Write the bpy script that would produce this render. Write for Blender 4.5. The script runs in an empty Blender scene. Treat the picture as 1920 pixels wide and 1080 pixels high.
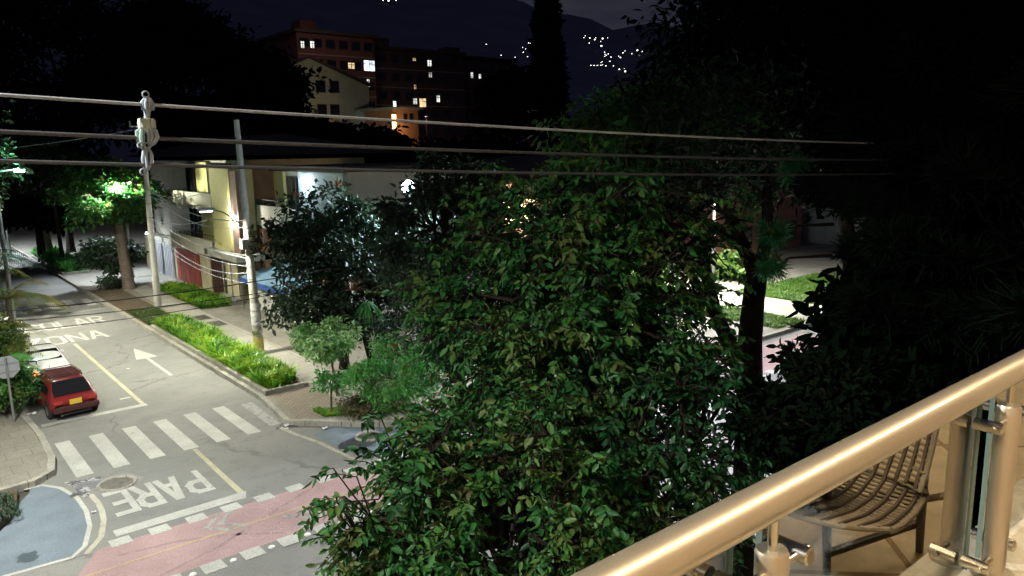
import bpy, math, random
import numpy as np
from mathutils import Vector, Matrix
random.seed(7)
rng = np.random.default_rng(7)
SC = bpy.context.scene
COL = SC.collection
# ------------------------------------------------------------------ camera
RX = np.array([[0.7702908, -0.63744715, -0.01769767],
               [-0.12660425, -0.12567047, -0.98396051],
               [0.624998756, 0.76017633, -0.17750633]])   # rows: right, down, forward
FPX = 1436.1
EYE = np.array([0, 0, 8.0])
cd = bpy.data.cameras.new('camera'); cam = bpy.data.objects.new('camera', cd); COL.objects.link(cam)
cd.sensor_width = 36; cd.lens = FPX / 1920 * 36; cd.clip_start = .05; cd.clip_end = 9000
m = Matrix.Identity(4)
for r in range(3):
    m[r][0] = RX[0][r]; m[r][1] = -RX[1][r]; m[r][2] = -RX[2][r]; m[r][3] = EYE[r]
cam.matrix_world = m
SC.camera = cam
cd.dof.use_dof = False

def at(px, py, D):
    """world point seen at photo pixel (1920x1080) at depth D"""
    return EYE + D * (RX.T @ np.array([(px - 960) / FPX, (py - 540) / FPX, 1.0]))
def on_y(px, py, Y):
    d = RX.T @ np.array([(px - 960) / FPX, (py - 540) / FPX, 1.0]); return EYE + d * (Y / d[1])
def on_x(px, py, X):
    d = RX.T @ np.array([(px - 960) / FPX, (py - 540) / FPX, 1.0]); return EYE + d * (X / d[0])

# ------------------------------------------------------------------ night sky
w = bpy.data.worlds.new('World'); SC.world = w; w.use_nodes = True
nt = w.node_tree; nt.nodes.clear()
out = nt.nodes.new('ShaderNodeOutputWorld'); bg = nt.nodes.new('ShaderNodeBackground')
tc = nt.nodes.new('ShaderNodeTexCoord'); mp = nt.nodes.new('ShaderNodeMapping'); mp.inputs['Scale'].default_value = (2.2, 2.2, 7)
no = nt.nodes.new('ShaderNodeTexNoise'); no.inputs['Scale'].default_value = 1.6; no.inputs['Detail'].default_value = 6
cr = nt.nodes.new('ShaderNodeValToRGB')
cr.color_ramp.elements[0].position = .36; cr.color_ramp.elements[0].color = (.0036, .0036, .0100, 1)
cr.color_ramp.elements[1].position = .56; cr.color_ramp.elements[1].color = (.0095, .0100, .0165, 1)
nt.links.new(tc.outputs['Generated'], mp.inputs[0]); nt.links.new(mp.outputs[0], no.inputs[0]); nt.links.new(no.outputs[0], cr.inputs[0])
gv = RX.T @ np.array([(1175 - 960) / FPX, (45 - 540) / FPX, 1.0]); gv /= np.linalg.norm(gv)
dp = nt.nodes.new('ShaderNodeVectorMath'); dp.operation = 'DOT_PRODUCT'; dp.inputs[1].default_value = tuple(gv); nt.links.new(tc.outputs['Generated'], dp.inputs[0])
gr = nt.nodes.new('ShaderNodeMapRange'); gr.interpolation_type = 'SMOOTHSTEP'; gr.inputs[1].default_value = .965; gr.inputs[2].default_value = 1.0; nt.links.new(dp.outputs['Value'], gr.inputs[0])
n2 = nt.nodes.new('ShaderNodeTexNoise'); n2.inputs['Scale'].default_value = 9; n2.inputs['Detail'].default_value = 5; nt.links.new(mp.outputs[0], n2.inputs[0])
gm = nt.nodes.new('ShaderNodeMath'); gm.operation = 'MULTIPLY'; nt.links.new(gr.outputs[0], gm.inputs[0]); nt.links.new(n2.outputs[0], gm.inputs[1])
ga = nt.nodes.new('ShaderNodeMix'); ga.data_type = 'RGBA'; ga.inputs[7].default_value = (.015, .016, .021, 1); nt.links.new(gm.outputs[0], ga.inputs[0]); nt.links.new(cr.outputs[0], ga.inputs[6])
nt.links.new(ga.outputs[2], bg.inputs[0]); nt.links.new(bg.outputs[0], out.inputs[0]); bg.inputs[1].default_value = 1.0
SC.view_settings.view_transform = 'Standard'; SC.view_settings.look = 'None'
SC.view_settings.exposure = 1.0; SC.view_settings.gamma = 1
SC.cycles.max_bounces = 6; SC.cycles.diffuse_bounces = 2; SC.cycles.glossy_bounces = 3
SC.cycles.transparent_max_bounces = 8; SC.cycles.transmission_bounces = 2
SC.cycles.sample_clamp_indirect = 3; SC.cycles.sample_clamp_direct = 0
SC.cycles.use_denoising = True

# ------------------------------------------------------------------ helpers
def tag(o, label=None, cat=None, group=None, kind=None):
    if label: o['label'] = label
    if cat: o['category'] = cat
    if group: o['group'] = group
    if kind: o['kind'] = kind
    return o
def empty(name, loc, label, cat, group=None, kind=None, rz=0):
    o = bpy.data.objects.new(name, None); COL.objects.link(o); o.empty_display_size = .2
    o.location = Vector([float(v) for v in loc]); o.rotation_euler = (0, 0, rz)
    return tag(o, label, cat, group, kind)
class MB:
    def __init__(s): s.v = []; s.f = []
    def add(s, vs, fs):
        b = len(s.v); s.v += [tuple(float(c) for c in p) for p in vs]; s.f += [tuple(i + b for i in f) for f in fs]; return s
    def box(s, c, d, rz=0, rx=0, ry=0):
        R = Matrix.Rotation(rz, 3, 'Z') @ Matrix.Rotation(ry, 3, 'Y') @ Matrix.Rotation(rx, 3, 'X')
        vs = [Vector(c) + R @ Vector((x * d[0] / 2, y * d[1] / 2, z * d[2] / 2)) for x in (-1, 1) for y in (-1, 1) for z in (-1, 1)]
        return s.add(vs, [(0, 1, 3, 2), (4, 6, 7, 5), (0, 4, 5, 1), (2, 3, 7, 6), (0, 2, 6, 4), (1, 5, 7, 3)])
    def span(s, a, b):
        return s.box([(a[i] + b[i]) / 2 for i in range(3)], [abs(b[i] - a[i]) for i in range(3)])
    def tube(s, pts, r, n=8, caps=True):
        pts = [Vector([float(c) for c in p]) for p in pts]
        if not hasattr(r, '__len__'): r = [r] * len(pts)
        vs = []; fs = []; prev = None
        for i, p in enumerate(pts):
            d = (pts[min(i + 1, len(pts) - 1)] - pts[max(i - 1, 0)])
            if d.length < 1e-9: d = Vector((0, 0, 1))
            d.normalize()
            a = prev if prev is not None else (Vector((1, 0, 0)) if abs(d.x) < .8 else Vector((0, 1, 0)))
            a = (a - d * a.dot(d)); a.normalize(); b = d.cross(a); prev = a
            for k in range(n):
                t = 2 * math.pi * k / n; vs.append(p + (a * math.cos(t) + b * math.sin(t)) * r[i])
        for i in range(len(pts) - 1):
            for k in range(n):
                fs.append((i * n + k, i * n + (k + 1) % n, (i + 1) * n + (k + 1) % n, (i + 1) * n + k))
        if caps: fs.append(tuple(range(n))[::-1]); fs.append(tuple((len(pts) - 1) * n + k for k in range(n)))
        return s.add(vs, fs)
    def poly(s, pts, z): return s.add([(p[0], p[1], z) for p in pts], [tuple(range(len(pts)))])
    def prism(s, pts, z0, z1):
        n = len(pts)
        return s.add([(p[0], p[1], z0) for p in pts] + [(p[0], p[1], z1) for p in pts],
                     [tuple(range(n))[::-1], tuple(range(n, 2 * n))] + [(i, (i + 1) % n, n + (i + 1) % n, n + i) for i in range(n)])
    def ring(s, c, R, r, ax=(0, 0, 1), n=16, k=6, arc=2 * math.pi):
        q = Vector((0, 0, 1)).rotation_difference(Vector(ax))
        full = arc > 6.2
        pts = [Vector(c) + q @ Vector((R * math.cos(arc * i / n), R * math.sin(arc * i / n), 0)) for i in range(n + 1)]
        return s.tube(pts, r, k, not full)
    def sphere(s, c, r, n=8):
        pr = [(c[0], c[1], c[2] + r * math.cos(math.pi * i / n)) for i in range(n + 1)]
        return s.tube(pr, [max(1e-3, r * math.sin(math.pi * i / n)) for i in range(n + 1)], n + 2)
    def mesh(s, name, mat, smooth=False):
        me = bpy.data.meshes.new(name); me.from_pydata(s.v, [], s.f); me.materials.append(mat)
        if smooth: me.polygons.foreach_set('use_smooth', [True] * len(me.polygons))
        me.update(); return me
    def build(s, name, mat, parent=None, smooth=False, bevel=0, **t):
        o = bpy.data.objects.new(name, s.mesh(name, mat, smooth)); COL.objects.link(o)
        if parent:
            o.parent = parent
            o.matrix_parent_inverse = (Matrix.Translation(parent.location) @ Matrix.Rotation(parent.rotation_euler.z, 4, 'Z')).inverted() if parent.type == 'EMPTY' and not t.pop('local', False) else Matrix.Identity(4)
        t.pop('local', None)
        if smooth:
            md = o.modifiers.new('n', 'EDGE_SPLIT'); md.split_angle = math.radians(42)
        if bevel: md = o.modifiers.new('b', 'BEVEL'); md.width = bevel; md.segments = 2; md.limit_method = 'ANGLE'
        return tag(o, **t)

def mat(name, col, rough=.7, metal=0, spec=.5, noise=None, bump=0, emit=None, estr=0, nscale=8, trans=0, alpha=None, coat=0, island=None, aniso=0):
    """principled with a two-scale noise mottling. noise=(second colour, amount)"""
    M = bpy.data.materials.new(name); M.use_nodes = True; N = M.node_tree.nodes; L = M.node_tree.links
    b = N['Principled BSDF']
    b.inputs['Base Color'].default_value = (*col, 1); b.inputs['Roughness'].default_value = rough
    b.inputs['Metallic'].default_value = metal; b.inputs['Specular IOR Level'].default_value = spec
    if coat: b.inputs['Coat Weight'].default_value = coat; b.inputs['Coat Roughness'].default_value = .08
    if aniso: b.inputs['Anisotropic'].default_value = aniso
    if emit: b.inputs['Emission Color'].default_value = (*emit, 1); b.inputs['Emission Strength'].default_value = estr
    if noise or bump:
        c = N.new('ShaderNodeTexCoord')
        n1 = N.new('ShaderNodeTexNoise'); n1.inputs['Scale'].default_value = nscale; n1.inputs['Detail'].default_value = 8; n1.inputs['Roughness'].default_value = .65
        L.new(c.outputs['Object'], n1.inputs['Vector'])
        if noise:
            r = N.new('ShaderNodeValToRGB'); r.color_ramp.elements[0].position = .35; r.color_ramp.elements[1].position = .65
            r.color_ramp.elements[0].color = (*col, 1); r.color_ramp.elements[1].color = (*noise, 1)
            L.new(n1.outputs[0], r.inputs[0]); L.new(r.outputs[0], b.inputs['Base Color'])
        if bump:
            bp = N.new('ShaderNodeBump'); bp.inputs['Strength'].default_value = bump; bp.inputs['Distance'].default_value = .02
            n2 = N.new('ShaderNodeTexNoise'); n2.inputs['Scale'].default_value = nscale * 6; n2.inputs['Detail'].default_value = 5
            L.new(c.outputs['Object'], n2.inputs['Vector']); L.new(n2.outputs[0], bp.inputs['Height']); L.new(bp.outputs[0], b.inputs['Normal'])
    return M
def leaf_mat(name, cols, rough=.45, trans=.35, spec=.5):
    """every leaf gets its own tone; light passes partly through"""
    M = bpy.data.materials.new(name); M.use_nodes = True; N = M.node_tree.nodes; L = M.node_tree.links
    b = N['Principled BSDF']; g = N.new('ShaderNodeNewGeometry'); r = N.new('ShaderNodeValToRGB')
    n = N.new('ShaderNodeTexNoise'); n.inputs['Scale'].default_value = 1.5; n.inputs['Detail'].default_value = 3
    c = N.new('ShaderNodeTexCoord'); L.new(c.outputs['Object'], n.inputs['Vector'])
    mx = N.new('ShaderNodeMath'); mx.operation = 'MULTIPLY_ADD'; mx.inputs[1].default_value = .62
    ml = N.new('ShaderNodeMath'); ml.operation = 'MULTIPLY_ADD'; ml.inputs[1].default_value = 2.6; ml.inputs[2].default_value = -1.1
    L.new(n.outputs[0], ml.inputs[0]); 
    L.new(g.outputs['Random Per Island'], mx.inputs[0]); L.new(ml.outputs[0], mx.inputs[2])
    L.new(mx.outputs[0], r.inputs[0])
    e = r.color_ramp.elements
    while len(e) < len(cols): e.new(.5)
    for i, cc in enumerate(cols): e[i].position = i / (len(cols) - 1); e[i].color = (*cc, 1)
    L.new(r.outputs[0], b.inputs['Base Color']); b.inputs['Roughness'].default_value = rough; b.inputs['Specular IOR Level'].default_value = spec
    t = N.new('ShaderNodeBsdfTranslucent'); L.new(r.outputs[0], t.inputs[0]); ms = N.new('ShaderNodeMixShader'); ms.inputs[0].default_value = trans
    L.new(b.outputs[0], ms.inputs[1]); L.new(t.outputs[0], ms.inputs[2]); L.new(ms.outputs[0], N['Material Output'].inputs[0])
    return M

def surface_mat(name, c1, c2, c3, rough=.85, cracks=0, scale=.5, grain=40, tile=None, bumpd=.004, mortar=(.05, .05, .045)):
    """ground surfaces: large stains, medium mottling, fine grain, optional cracks or tiles"""
    M = bpy.data.materials.new(name); M.use_nodes = True; N = M.node_tree.nodes; L = M.node_tree.links
    b = N['Principled BSDF']; b.inputs['Roughness'].default_value = rough; b.inputs['Specular IOR Level'].default_value = .35
    c = N.new('ShaderNodeTexCoord')
    def nz(s, d=6, r=.6):
        n = N.new('ShaderNodeTexNoise'); n.inputs['Scale'].default_value = s; n.inputs['Detail'].default_value = d; n.inputs['Roughness'].default_value = r
        L.new(c.outputs['Object'], n.inputs['Vector']); return n
    def mix(f, a, bb, mode='MIX'):
        x = N.new('ShaderNodeMix'); x.data_type = 'RGBA'; x.blend_type = mode
        for k, v in ((0, f), (6, a), (7, bb)):
            if isinstance(v, (int, float)): x.inputs[k].default_value = v
            elif isinstance(v, tuple): x.inputs[k].default_value = (*v, 1)
            else: L.new(v, x.inputs[k])
        return x.outputs[2]
    def ramp(src, p0, p1):
        r = N.new('ShaderNodeMapRange'); r.inputs[1].default_value = p0; r.inputs[2].default_value = p1; L.new(src, r.inputs[0]); return r.outputs[0]
    n1 = nz(scale); n2 = nz(scale * 5, 8, .7); n3 = nz(grain, 3)
    col = mix(ramp(n1.outputs[0], .38, .62), c1, c2)
    col = mix(ramp(n2.outputs[0], .5, .72), col, c3)
    g = ramp(n3.outputs[0], .3, .7)
    gm = N.new('ShaderNodeMapRange'); gm.inputs[3].default_value = .8; gm.inputs[4].default_value = 1.2; L.new(g, gm.inputs[0])
    vm = N.new('ShaderNodeVectorMath'); vm.operation = 'SCALE'; L.new(col, vm.inputs[0]); L.new(gm.outputs[0], vm.inputs['Scale'])
    col = vm.outputs[0]
    if cracks:
        v = N.new('ShaderNodeTexVoronoi'); v.feature = 'DISTANCE_TO_EDGE'; v.inputs['Scale'].default_value = cracks
        w1 = nz(1.3, 6); av = N.new('ShaderNodeVectorMath'); av.operation = 'MULTIPLY_ADD'; L.new(w1.outputs[1], av.inputs[0]); av.inputs[1].default_value = (1.2, 1.2, 0); L.new(c.outputs['Object'], av.inputs[2])
        L.new(av.outputs[0], v.inputs['Vector'])
        k = N.new('ShaderNodeMapRange'); k.inputs[1].default_value = .0; k.inputs[2].default_value = .012; k.inputs[3].default_value = .55; k.inputs[4].default_value = 0; L.new(v.outputs[0], k.inputs[0])
        msk = N.new('ShaderNodeMath'); msk.operation = 'MULTIPLY'; L.new(k.outputs[0], msk.inputs[0]); L.new(ramp(n1.outputs[0], .45, .6), msk.inputs[1])
        col = mix(msk.outputs[0], col, (.035, .035, .035))
    if tile:
        bt = N.new('ShaderNodeTexBrick'); bt.inputs['Scale'].default_value = 1; bt.offset = tile[2] if len(tile) > 2 else .5
        bt.inputs['Brick Width'].default_value = tile[0]; bt.inputs['Row Height'].default_value = tile[1]; bt.inputs['Mortar Size'].default_value = .012 if tile[0] > .15 else .006
        bt.inputs['Color1'].default_value = (1, 1, 1, 1); bt.inputs['Color2'].default_value = (.86, .86, .86, 1); bt.inputs['Mortar'].default_value = (*[x * 8 for x in mortar], 1)
        rotm = N.new('ShaderNodeMapping'); rotm.inputs['Rotation'].default_value = (0, 0, tile[3] if len(tile) > 3 else 0)
        L.new(c.outputs['Object'], rotm.inputs[0]); L.new(rotm.outputs[0], bt.inputs['Vector'])
        col = mix(1.0, col, bt.outputs[0], 'MULTIPLY')
    L.new(col, b.inputs['Base Color'])
    bp = N.new('ShaderNodeBump'); bp.inputs['Strength'].default_value = .5; bp.inputs['Distance'].default_value = bumpd; L.new(n3.outputs[0], bp.inputs['Height']); L.new(bp.outputs[0], b.inputs['Normal'])
    return M

def paint_mat(name, col, worn=.58, under=(.15, .155, .14)):
    """road paint chipped down to the asphalt"""
    M = surface_mat(name, col, tuple(x * .78 for x in col), tuple(x * .86 for x in col), scale=.9, grain=30)
    N = M.node_tree.nodes; L = M.node_tree.links; b = N['Principled BSDF']
    src = b.inputs['Base Color'].links[0].from_socket
    c = N.new('ShaderNodeTexCoord'); n = N.new('ShaderNodeTexNoise'); n.inputs['Scale'].default_value = 5; n.inputs['Detail'].default_value = 10; n.inputs['Roughness'].default_value = .8
    L.new(c.outputs['Object'], n.inputs['Vector'])
    r = N.new('ShaderNodeMapRange'); r.inputs[1].default_value = worn; r.inputs[2].default_value = worn + .1; L.new(n.outputs[0], r.inputs[0])
    x = N.new('ShaderNodeMix'); x.data_type = 'RGBA'; L.new(r.outputs[0], x.inputs[0]); L.new(src, x.inputs[6]); x.inputs[7].default_value = (*under, 1)
    L.new(x.outputs[2], b.inputs['Base Color']); return M

ASPH = surface_mat('asphalt', (.155, .16, .145), (.19, .19, .17), (.13, .135, .125), cracks=.16, scale=.35, grain=34)
PAINT_W = paint_mat('white_road_paint', (.40, .405, .36), .57)
PAINT_W2 = paint_mat('worn_white_road_paint', (.33, .33, .30), .49)
PAINT_Y = paint_mat('yellow_road_paint', (.40, .385, .25), .56)
PAINT_P = paint_mat('pink_cycle_lane_paint', (.33, .225, .215), .62)
PAINT_P2 = paint_mat('faded_mark_paint', (.37, .29, .28), .46, (.33, .225, .215))
PAINT_O = paint_mat('orange_line_paint', (.38, .30, .17), .52, (.33, .225, .215))
PAINT_C = paint_mat('cream_road_paint', (.38, .37, .29), .54)
PAINT_B = paint_mat('blue_road_paint', (.14, .175, .20), .66)
PAVE = surface_mat('paving', (.215, .205, .165), (.18, .17, .135), (.24, .225, .18), scale=.7, grain=25, tile=(.6, .6, .5), mortar=(.085, .083, .075))
PAVE2 = surface_mat('smooth_concrete', (.30, .29, .24), (.25, .24, .2), (.33, .31, .26), scale=.5, grain=20, tile=(1.5, 1.5, 0))
PAVER = surface_mat('tan_paving', (.25, .215, .16), (.22, .185, .14), (.28, .24, .18), scale=.8, grain=22, tile=(.2, .1, .5))
KERB = surface_mat('kerb_concrete', (.34, .33, .27), (.25, .24, .2), (.2, .2, .16), scale=1.5, grain=18, tile=(.8, 2.0, 0, math.pi / 2))
SOIL = surface_mat('soil', (.07, .05, .03), (.1, .075, .045), (.05, .06, .025), scale=2, grain=15)
LAWN = surface_mat('lawn_soil', (.045, .07, .02), (.07, .075, .03), (.05, .045, .02), scale=1, grain=18)
EARTH = surface_mat('earth', (.05, .055, .04), (.06, .055, .04), (.045, .04, .03), scale=.2, grain=4)
BARK = mat('bark', (.085, .065, .045), .9, noise=(.15, .125, .095), bump=.9, nscale=7)
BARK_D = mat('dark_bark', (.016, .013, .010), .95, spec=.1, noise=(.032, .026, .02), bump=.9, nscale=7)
CONC = mat('pole_concrete', (.36, .35, .3), .85, noise=(.26, .255, .22), bump=.4, nscale=3)
STEEL = mat('brushed_steel', (.40, .355, .28), .40, .75, coat=1)
STEEL.node_tree.nodes['Principled BSDF'].inputs['Coat IOR'].default_value = 2.1; STEEL.node_tree.nodes['Principled BSDF'].inputs['Coat Roughness'].default_value = .05
STEEL2 = mat('cast_steel', (.62, .59, .52), .2, 1)
BLACK = mat('black_rubber', (.015, .015, .015), .6)
DARK = mat('dark_void', (.012, .012, .013), .5)
WIREW = mat('pale_cable', (.30, .32, .35), .6)
WIRED = mat('dark_cable', (.045, .048, .055), .6)
PORC = mat('grey_polymer', (.27, .31, .37), .35, noise=(.2, .24, .29), nscale=20)

# ------------------------------------------------------------------ lamps
def spot(name, loc, P, col, ang=150, blend=.5, r=.12, tilt=(0, 0)):
    l = bpy.data.lights.new(name, 'SPOT'); l.energy = P; l.color = col; l.spot_size = math.radians(ang); l.spot_blend = blend; l.shadow_soft_size = r
    o = bpy.data.objects.new(name, l); o.location = Vector([float(v) for v in loc]); o.rotation_euler = (math.radians(tilt[0]), math.radians(tilt[1]), 0); COL.objects.link(o); return o
def point(name, loc, P, col, r=.06):
    l = bpy.data.lights.new(name, 'POINT'); l.energy = P; l.color = col; l.shadow_soft_size = r
    o = bpy.data.objects.new(name, l); o.location = Vector([float(v) for v in loc]); COL.objects.link(o); return o
WARMW = (1, .95, .80); NEUT = (1, .99, .92); COOL = (.80, .88, 1); LAV = (.90, .88, 1)
GLOWW = mat('lamp_lens', (1, 1, 1), .5, emit=(1, .98, .88), estr=14)
GLOWC = mat('cool_lamp_lens', (1, 1, 1), .5, emit=(.75, .88, 1), estr=20)
GREYM = mat('grey_metal', (.28, .28, .27), .45, .6)
def street_lamp(base, h, reach, P, col, label, ang=150, pole=True, tilt=(0, 0)):
    """slim steel post with a curved arm and a flat head; reach=(dx,dy)"""
    bx, by = base
    e = empty('street_lamp', (bx, by, 0), label, 'street lamp', 'street lamps around the crossing')
    b = MB().tube([(bx, by, 0), (bx, by, h * .5), (bx, by, h - .4)], [.11, .09, .06], 12); b.tube([(bx, by, 0), (bx, by, .3)], .16, 12)
    b.build('post', GREYM, e, True)
    p = [(bx + reach[0] * t, by + reach[1] * t, h - .4 + .4 * math.sin(t * math.pi / 2)) for t in np.linspace(0, 1, 7)]
    MB().tube(p, .035, 8).build('arm', GREYM, e, True)
    hx, hy = bx + reach[0], by + reach[1]; L = math.hypot(*reach) or 1; a = math.atan2(reach[1], reach[0])
    MB().box((hx, hy, h + .02), (.62, .26, .09), a).build('lamp_head', GREYM, e, bevel=.03)
    MB().box((hx, hy, h - .035), (.42, .18, .016), a).build('lens', GLOWW, e)
    spot('street_light', (hx, hy, h - .1), P, col, ang, tilt=tilt)
street_lamp((-1.2, 20.5), 8.6, (1.3, -1.5), 3300, NEUT, 'tall grey street lamp beside the blue painted corner, left of the cycle lane')
street_lamp((-3.4, 3.2), 10.6, (.6, 1.6), 2500, NEUT, 'grey street lamp on the near pavement left of the balcony', 168)
street_lamp((15.0, 1.4), 6.0, (-.6, 5.0), 3000, LAV, 'grey street lamp on the near pavement under the balcony side')
street_lamp((.4, 41.0), 8.4, (2.7, 0), 5600, WARMW, 'tall street lamp on the left pavement by the school zone lettering')
street_lamp((17.3, 18.4), 7.0, (1.6, -1.8), 4500, LAV, 'street lamp of the cross street behind the big leafy trees')
street_lamp((35.5, 25.5), 7.2, (-1.4, -1.2), 7000, NEUT, 'street lamp beside the lit paths and lawns at right')
street_lamp((12.4, 54.5), 5.6, (-1.2, 0), 1700, COOL, 'street lamp over the driveway behind the glowing green tree', 118)
street_lamp((8.0, 75.0), 8.2, (-1.5, 0), 7000, COOL, 'distant street lamp far up the main street')

# ------------------------------------------------------------------ ground, roads, pavements
def S(name, b, m, **k): return b.build(name, m, kind='structure', **k)
S('ground', MB().poly([(-900, -300), (1500, -300), (1500, 1500), (-900, 1500)], -.06), EARTH)
S('cross_road', MB().poly([(-60, 7.2), (90, 7.2), (90, 17.35), (8.95, 17.35), (2.75, 17.35), (-60, 17.35)], 0), ASPH)
mr = MB()
for y0, y1 in ((17.35, 60), (60, 160)): mr.poly([(2.0, y0), (10.6 if y0 < 20 else 9.0, y0), (9.0, 24) if y0 < 20 else (9.0, y1), (9.0, y1), (2.75, y1), (2.0, 24)][:6] if y0 < 20 else [(2.75, y0), (9.0, y0), (9.0, y1), (2.75, y1)], .0)
S('main_road', mr, ASPH)
EAST = [(9.1, 150), (9.1, 24.2), (8.75, 21.3), (9.35, 20.72), (10.6, 19.45), (12.0, 18.4), (14.0, 17.6), (26, 17.5), (90, 17.5), (90, 150)]
S('pavement', MB().prism(EAST, -.05, .14), PAVE)
def strip(path, w, z0, z1):
    b = MB(); n = len(path)
    L = []; R = []
    for i, p in enumerate(path):
        a = Vector(path[max(i - 1, 0)]); c = Vector(path[min(i + 1, n - 1)]); d = (c - a).normalized(); q = Vector((-d.y, d.x)) * w / 2
        L.append(Vector(p) + q); R.append(Vector(p) - q)
    for i in range(n - 1):
        b.prism([R[i], R[i + 1], L[i + 1], L[i]], z0, z1)
    return b
def flat(path, w, z):
    b = MB(); n = len(path); L = []; R = []
    for i, p in enumerate(path):
        a = Vector(path[max(i - 1, 0)]); c = Vector(path[min(i + 1, n - 1)]); d = (c - a).normalized(); q = Vector((-d.y, d.x)) * w / 2
        L.append(Vector(p) + q); R.append(Vector(p) - q)
    for i in range(n - 1): b.add([(*R[i], z), (*R[i + 1], z), (*L[i + 1], z), (*L[i], z)], [(0, 1, 2, 3)])
    return b
S('kerb', strip([(9.02, 120), (9.02, 59), (9.02, 51.5), (9.02, 38), (9.02, 24.2), (8.67, 21.25), (9.3, 20.62), (10.55, 19.35), (11.95, 18.3), (14, 17.5), (26, 17.42), (80, 17.42)], .16, -.04, .157), KERB)
WEST = [(2.62, 27.2), (2.72, 25), (2.66, 22.9), (2.5, 21.9), (2.1, 21.5), (.9, 21.35), (-40, 21.35), (-40, 150), (2.62, 150)]
S('pavement', MB().prism(WEST, -.05, .14), PAVE)
S('kerb', strip([(2.7, 120), (2.7, 27.2), (2.8, 25), (2.74, 22.8), (2.56, 21.8), (2.12, 21.42), (.9, 21.27), (-20, 21.27)], .17, -.04, .157), KERB)
# near pavement below the balcony
S('pavement', MB().prism([(-60, 7.05), (-60, .6), (90, .6), (90, 7.05)], -.05, .14), PAVE2)
S('kerb', strip([(-60, 7.13), (90, 7.13)], .16, -.04, .157), KERB)
# paths and lawns at right, beyond the trees
S('path', MB().poly([(24, 17.9), (29.4, 17.9), (29.4, 34), (24, 34)], .148), PAVE2)
S('path', MB().poly([(31.7, 17.9), (35.4, 17.9), (35.4, 24.2), (60, 24.2), (60, 31.5), (31.7, 31.5)], .148), PAVE2)
LAWNS = [[(29.4, 17.7), (31.7, 17.7), (31.7, 31.5), (29.4, 31.5)], [(35.4, 17.7), (60, 17.7), (60, 24.0), (35.4, 24.0)]]
for L_ in LAWNS: S('lawn', MB().poly(L_, .152), LAWN)
# main street pavement details
S('footpath', MB().poly([(10.75, 21.9), (12.15, 21.9), (12.15, 50.8), (11.3, 50.8), (10.75, 40)], .145), PAVE2)
S('paved_corner', MB().poly([(8.95, 21.3), (10.7, 19.75), (10.7, 24.0), (9.2, 24.0)], .145), PAVER)
S('driveway', MB().poly([(9.12, 51.2), (14.3, 51.2), (14.3, 59), (9.12, 59)], .146), PAVE2)
S('verge', MB().poly([(9.12, 38.2), (10.72, 38.2), (10.72, 50.9), (9.12, 50.9)], .149), SOIL)

# ------------------------------------------------------------------ road markings
Z1, Z2, Z3 = .004, .008, .012
cw = MB()
xs = [3.03, 3.9, 4.79, 5.67, 6.56, 7.45]
for i, x in enumerate(xs): cw.poly([(x, 21.24), (x + .40, 21.24), (x + .38, 24.32), (x, 24.32)], Z1)
S('crosswalk_stripes', cw, PAINT_W)
S('crosswalk_stripes', MB().poly([(8.22, 21.5), (8.55, 21.5), (8.66, 24.1), (8.3, 24.1)], Z1), PAINT_W2)
cw = MB()
for i in range(7): x = 3.1 + .86 * i; cw.poly([(x, 46.7), (x + .42, 46.7), (x + .42, 49.2), (x, 49.2)], Z1)
S('crosswalk_stripes', cw, PAINT_W)
S('stop_line', MB().poly([(3.05, 17.18), (5.86, 17.18), (6.0, 17.55), (3.05, 17.52)], Z2), PAINT_W)
S('stop_line', MB().poly([(5.9, 45.0), (8.8, 45.0), (8.8, 45.35), (5.9, 45.35)], Z1), PAINT_W2)
S('lane_line', MB().poly([(5.8, 17.56), (5.95, 17.56), (5.97, 21.15), (5.86, 21.15)], Z1), PAINT_Y)
S('lane_line', MB().poly([(5.84, 26.4), (5.97, 26.4), (5.95, 37.3), (5.82, 37.3)], Z1), PAINT_Y)
S('parking_line', MB().poly([(3.0, 26.1), (5.99, 26.1), (5.99, 26.38), (3.0, 26.38)], Z2), PAINT_W)
S('parking_line', MB().poly([(5.45, 27.35), (5.78, 27.35), (5.78, 27.5), (5.45, 27.5)], Z2), PAINT_W)
S('road_arrow', MB().add([(7.55, 29.2, Z1), (7.67, 29.2, Z1), (7.67, 32.6, Z1), (7.55, 32.6, Z1), (7.2, 32.5, Z1), (8.02, 32.5, Z1), (7.61, 34.6, Z1)], [(0, 1, 2, 3), (4, 5, 6)]), PAINT_W)
GL = {'P': [[(0, 0), (0, 1), (.7, 1), (1, .88), (1, .62), (.7, .5), (0, .5)]], 'A': [[(0, 0), (.42, 1), (.58, 1), (1, 0)], [(.2, .33), (.8, .33)]],
      'R': [[(0, 0), (0, 1), (.7, 1), (1, .88), (1, .64), (.7, .52), (0, .52)], [(.5, .52), (1, 0)]], 'E': [[(1, 1), (0, 1), (0, 0), (1, 0)], [(0, .52), (.8, .52)]],
      'Z': [[(0, 1), (1, 1), (0, 0), (1, 0)]], 'O': [[(.3, 0), (0, .14), (0, .86), (.3, 1), (.7, 1), (1, .86), (1, .14), (.7, 0), (.3, 0)]],
      'N': [[(0, 0), (0, 1), (1, 0), (1, 1)]], 'S': [[(1, .85), (.7, 1), (.3, 1), (0, .86), (0, .62), (.3, .52), (.7, .48), (1, .38), (1, .14), (.7, 0), (.3, 0), (0, .15)]],
      'C': [[(1, .82), (.7, 1), (.3, 1), (0, .84), (0, .16), (.3, 0), (.7, 0), (1, .18)]], 'L': [[(0, 1), (0, 0), (1, 0)]]}
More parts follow.
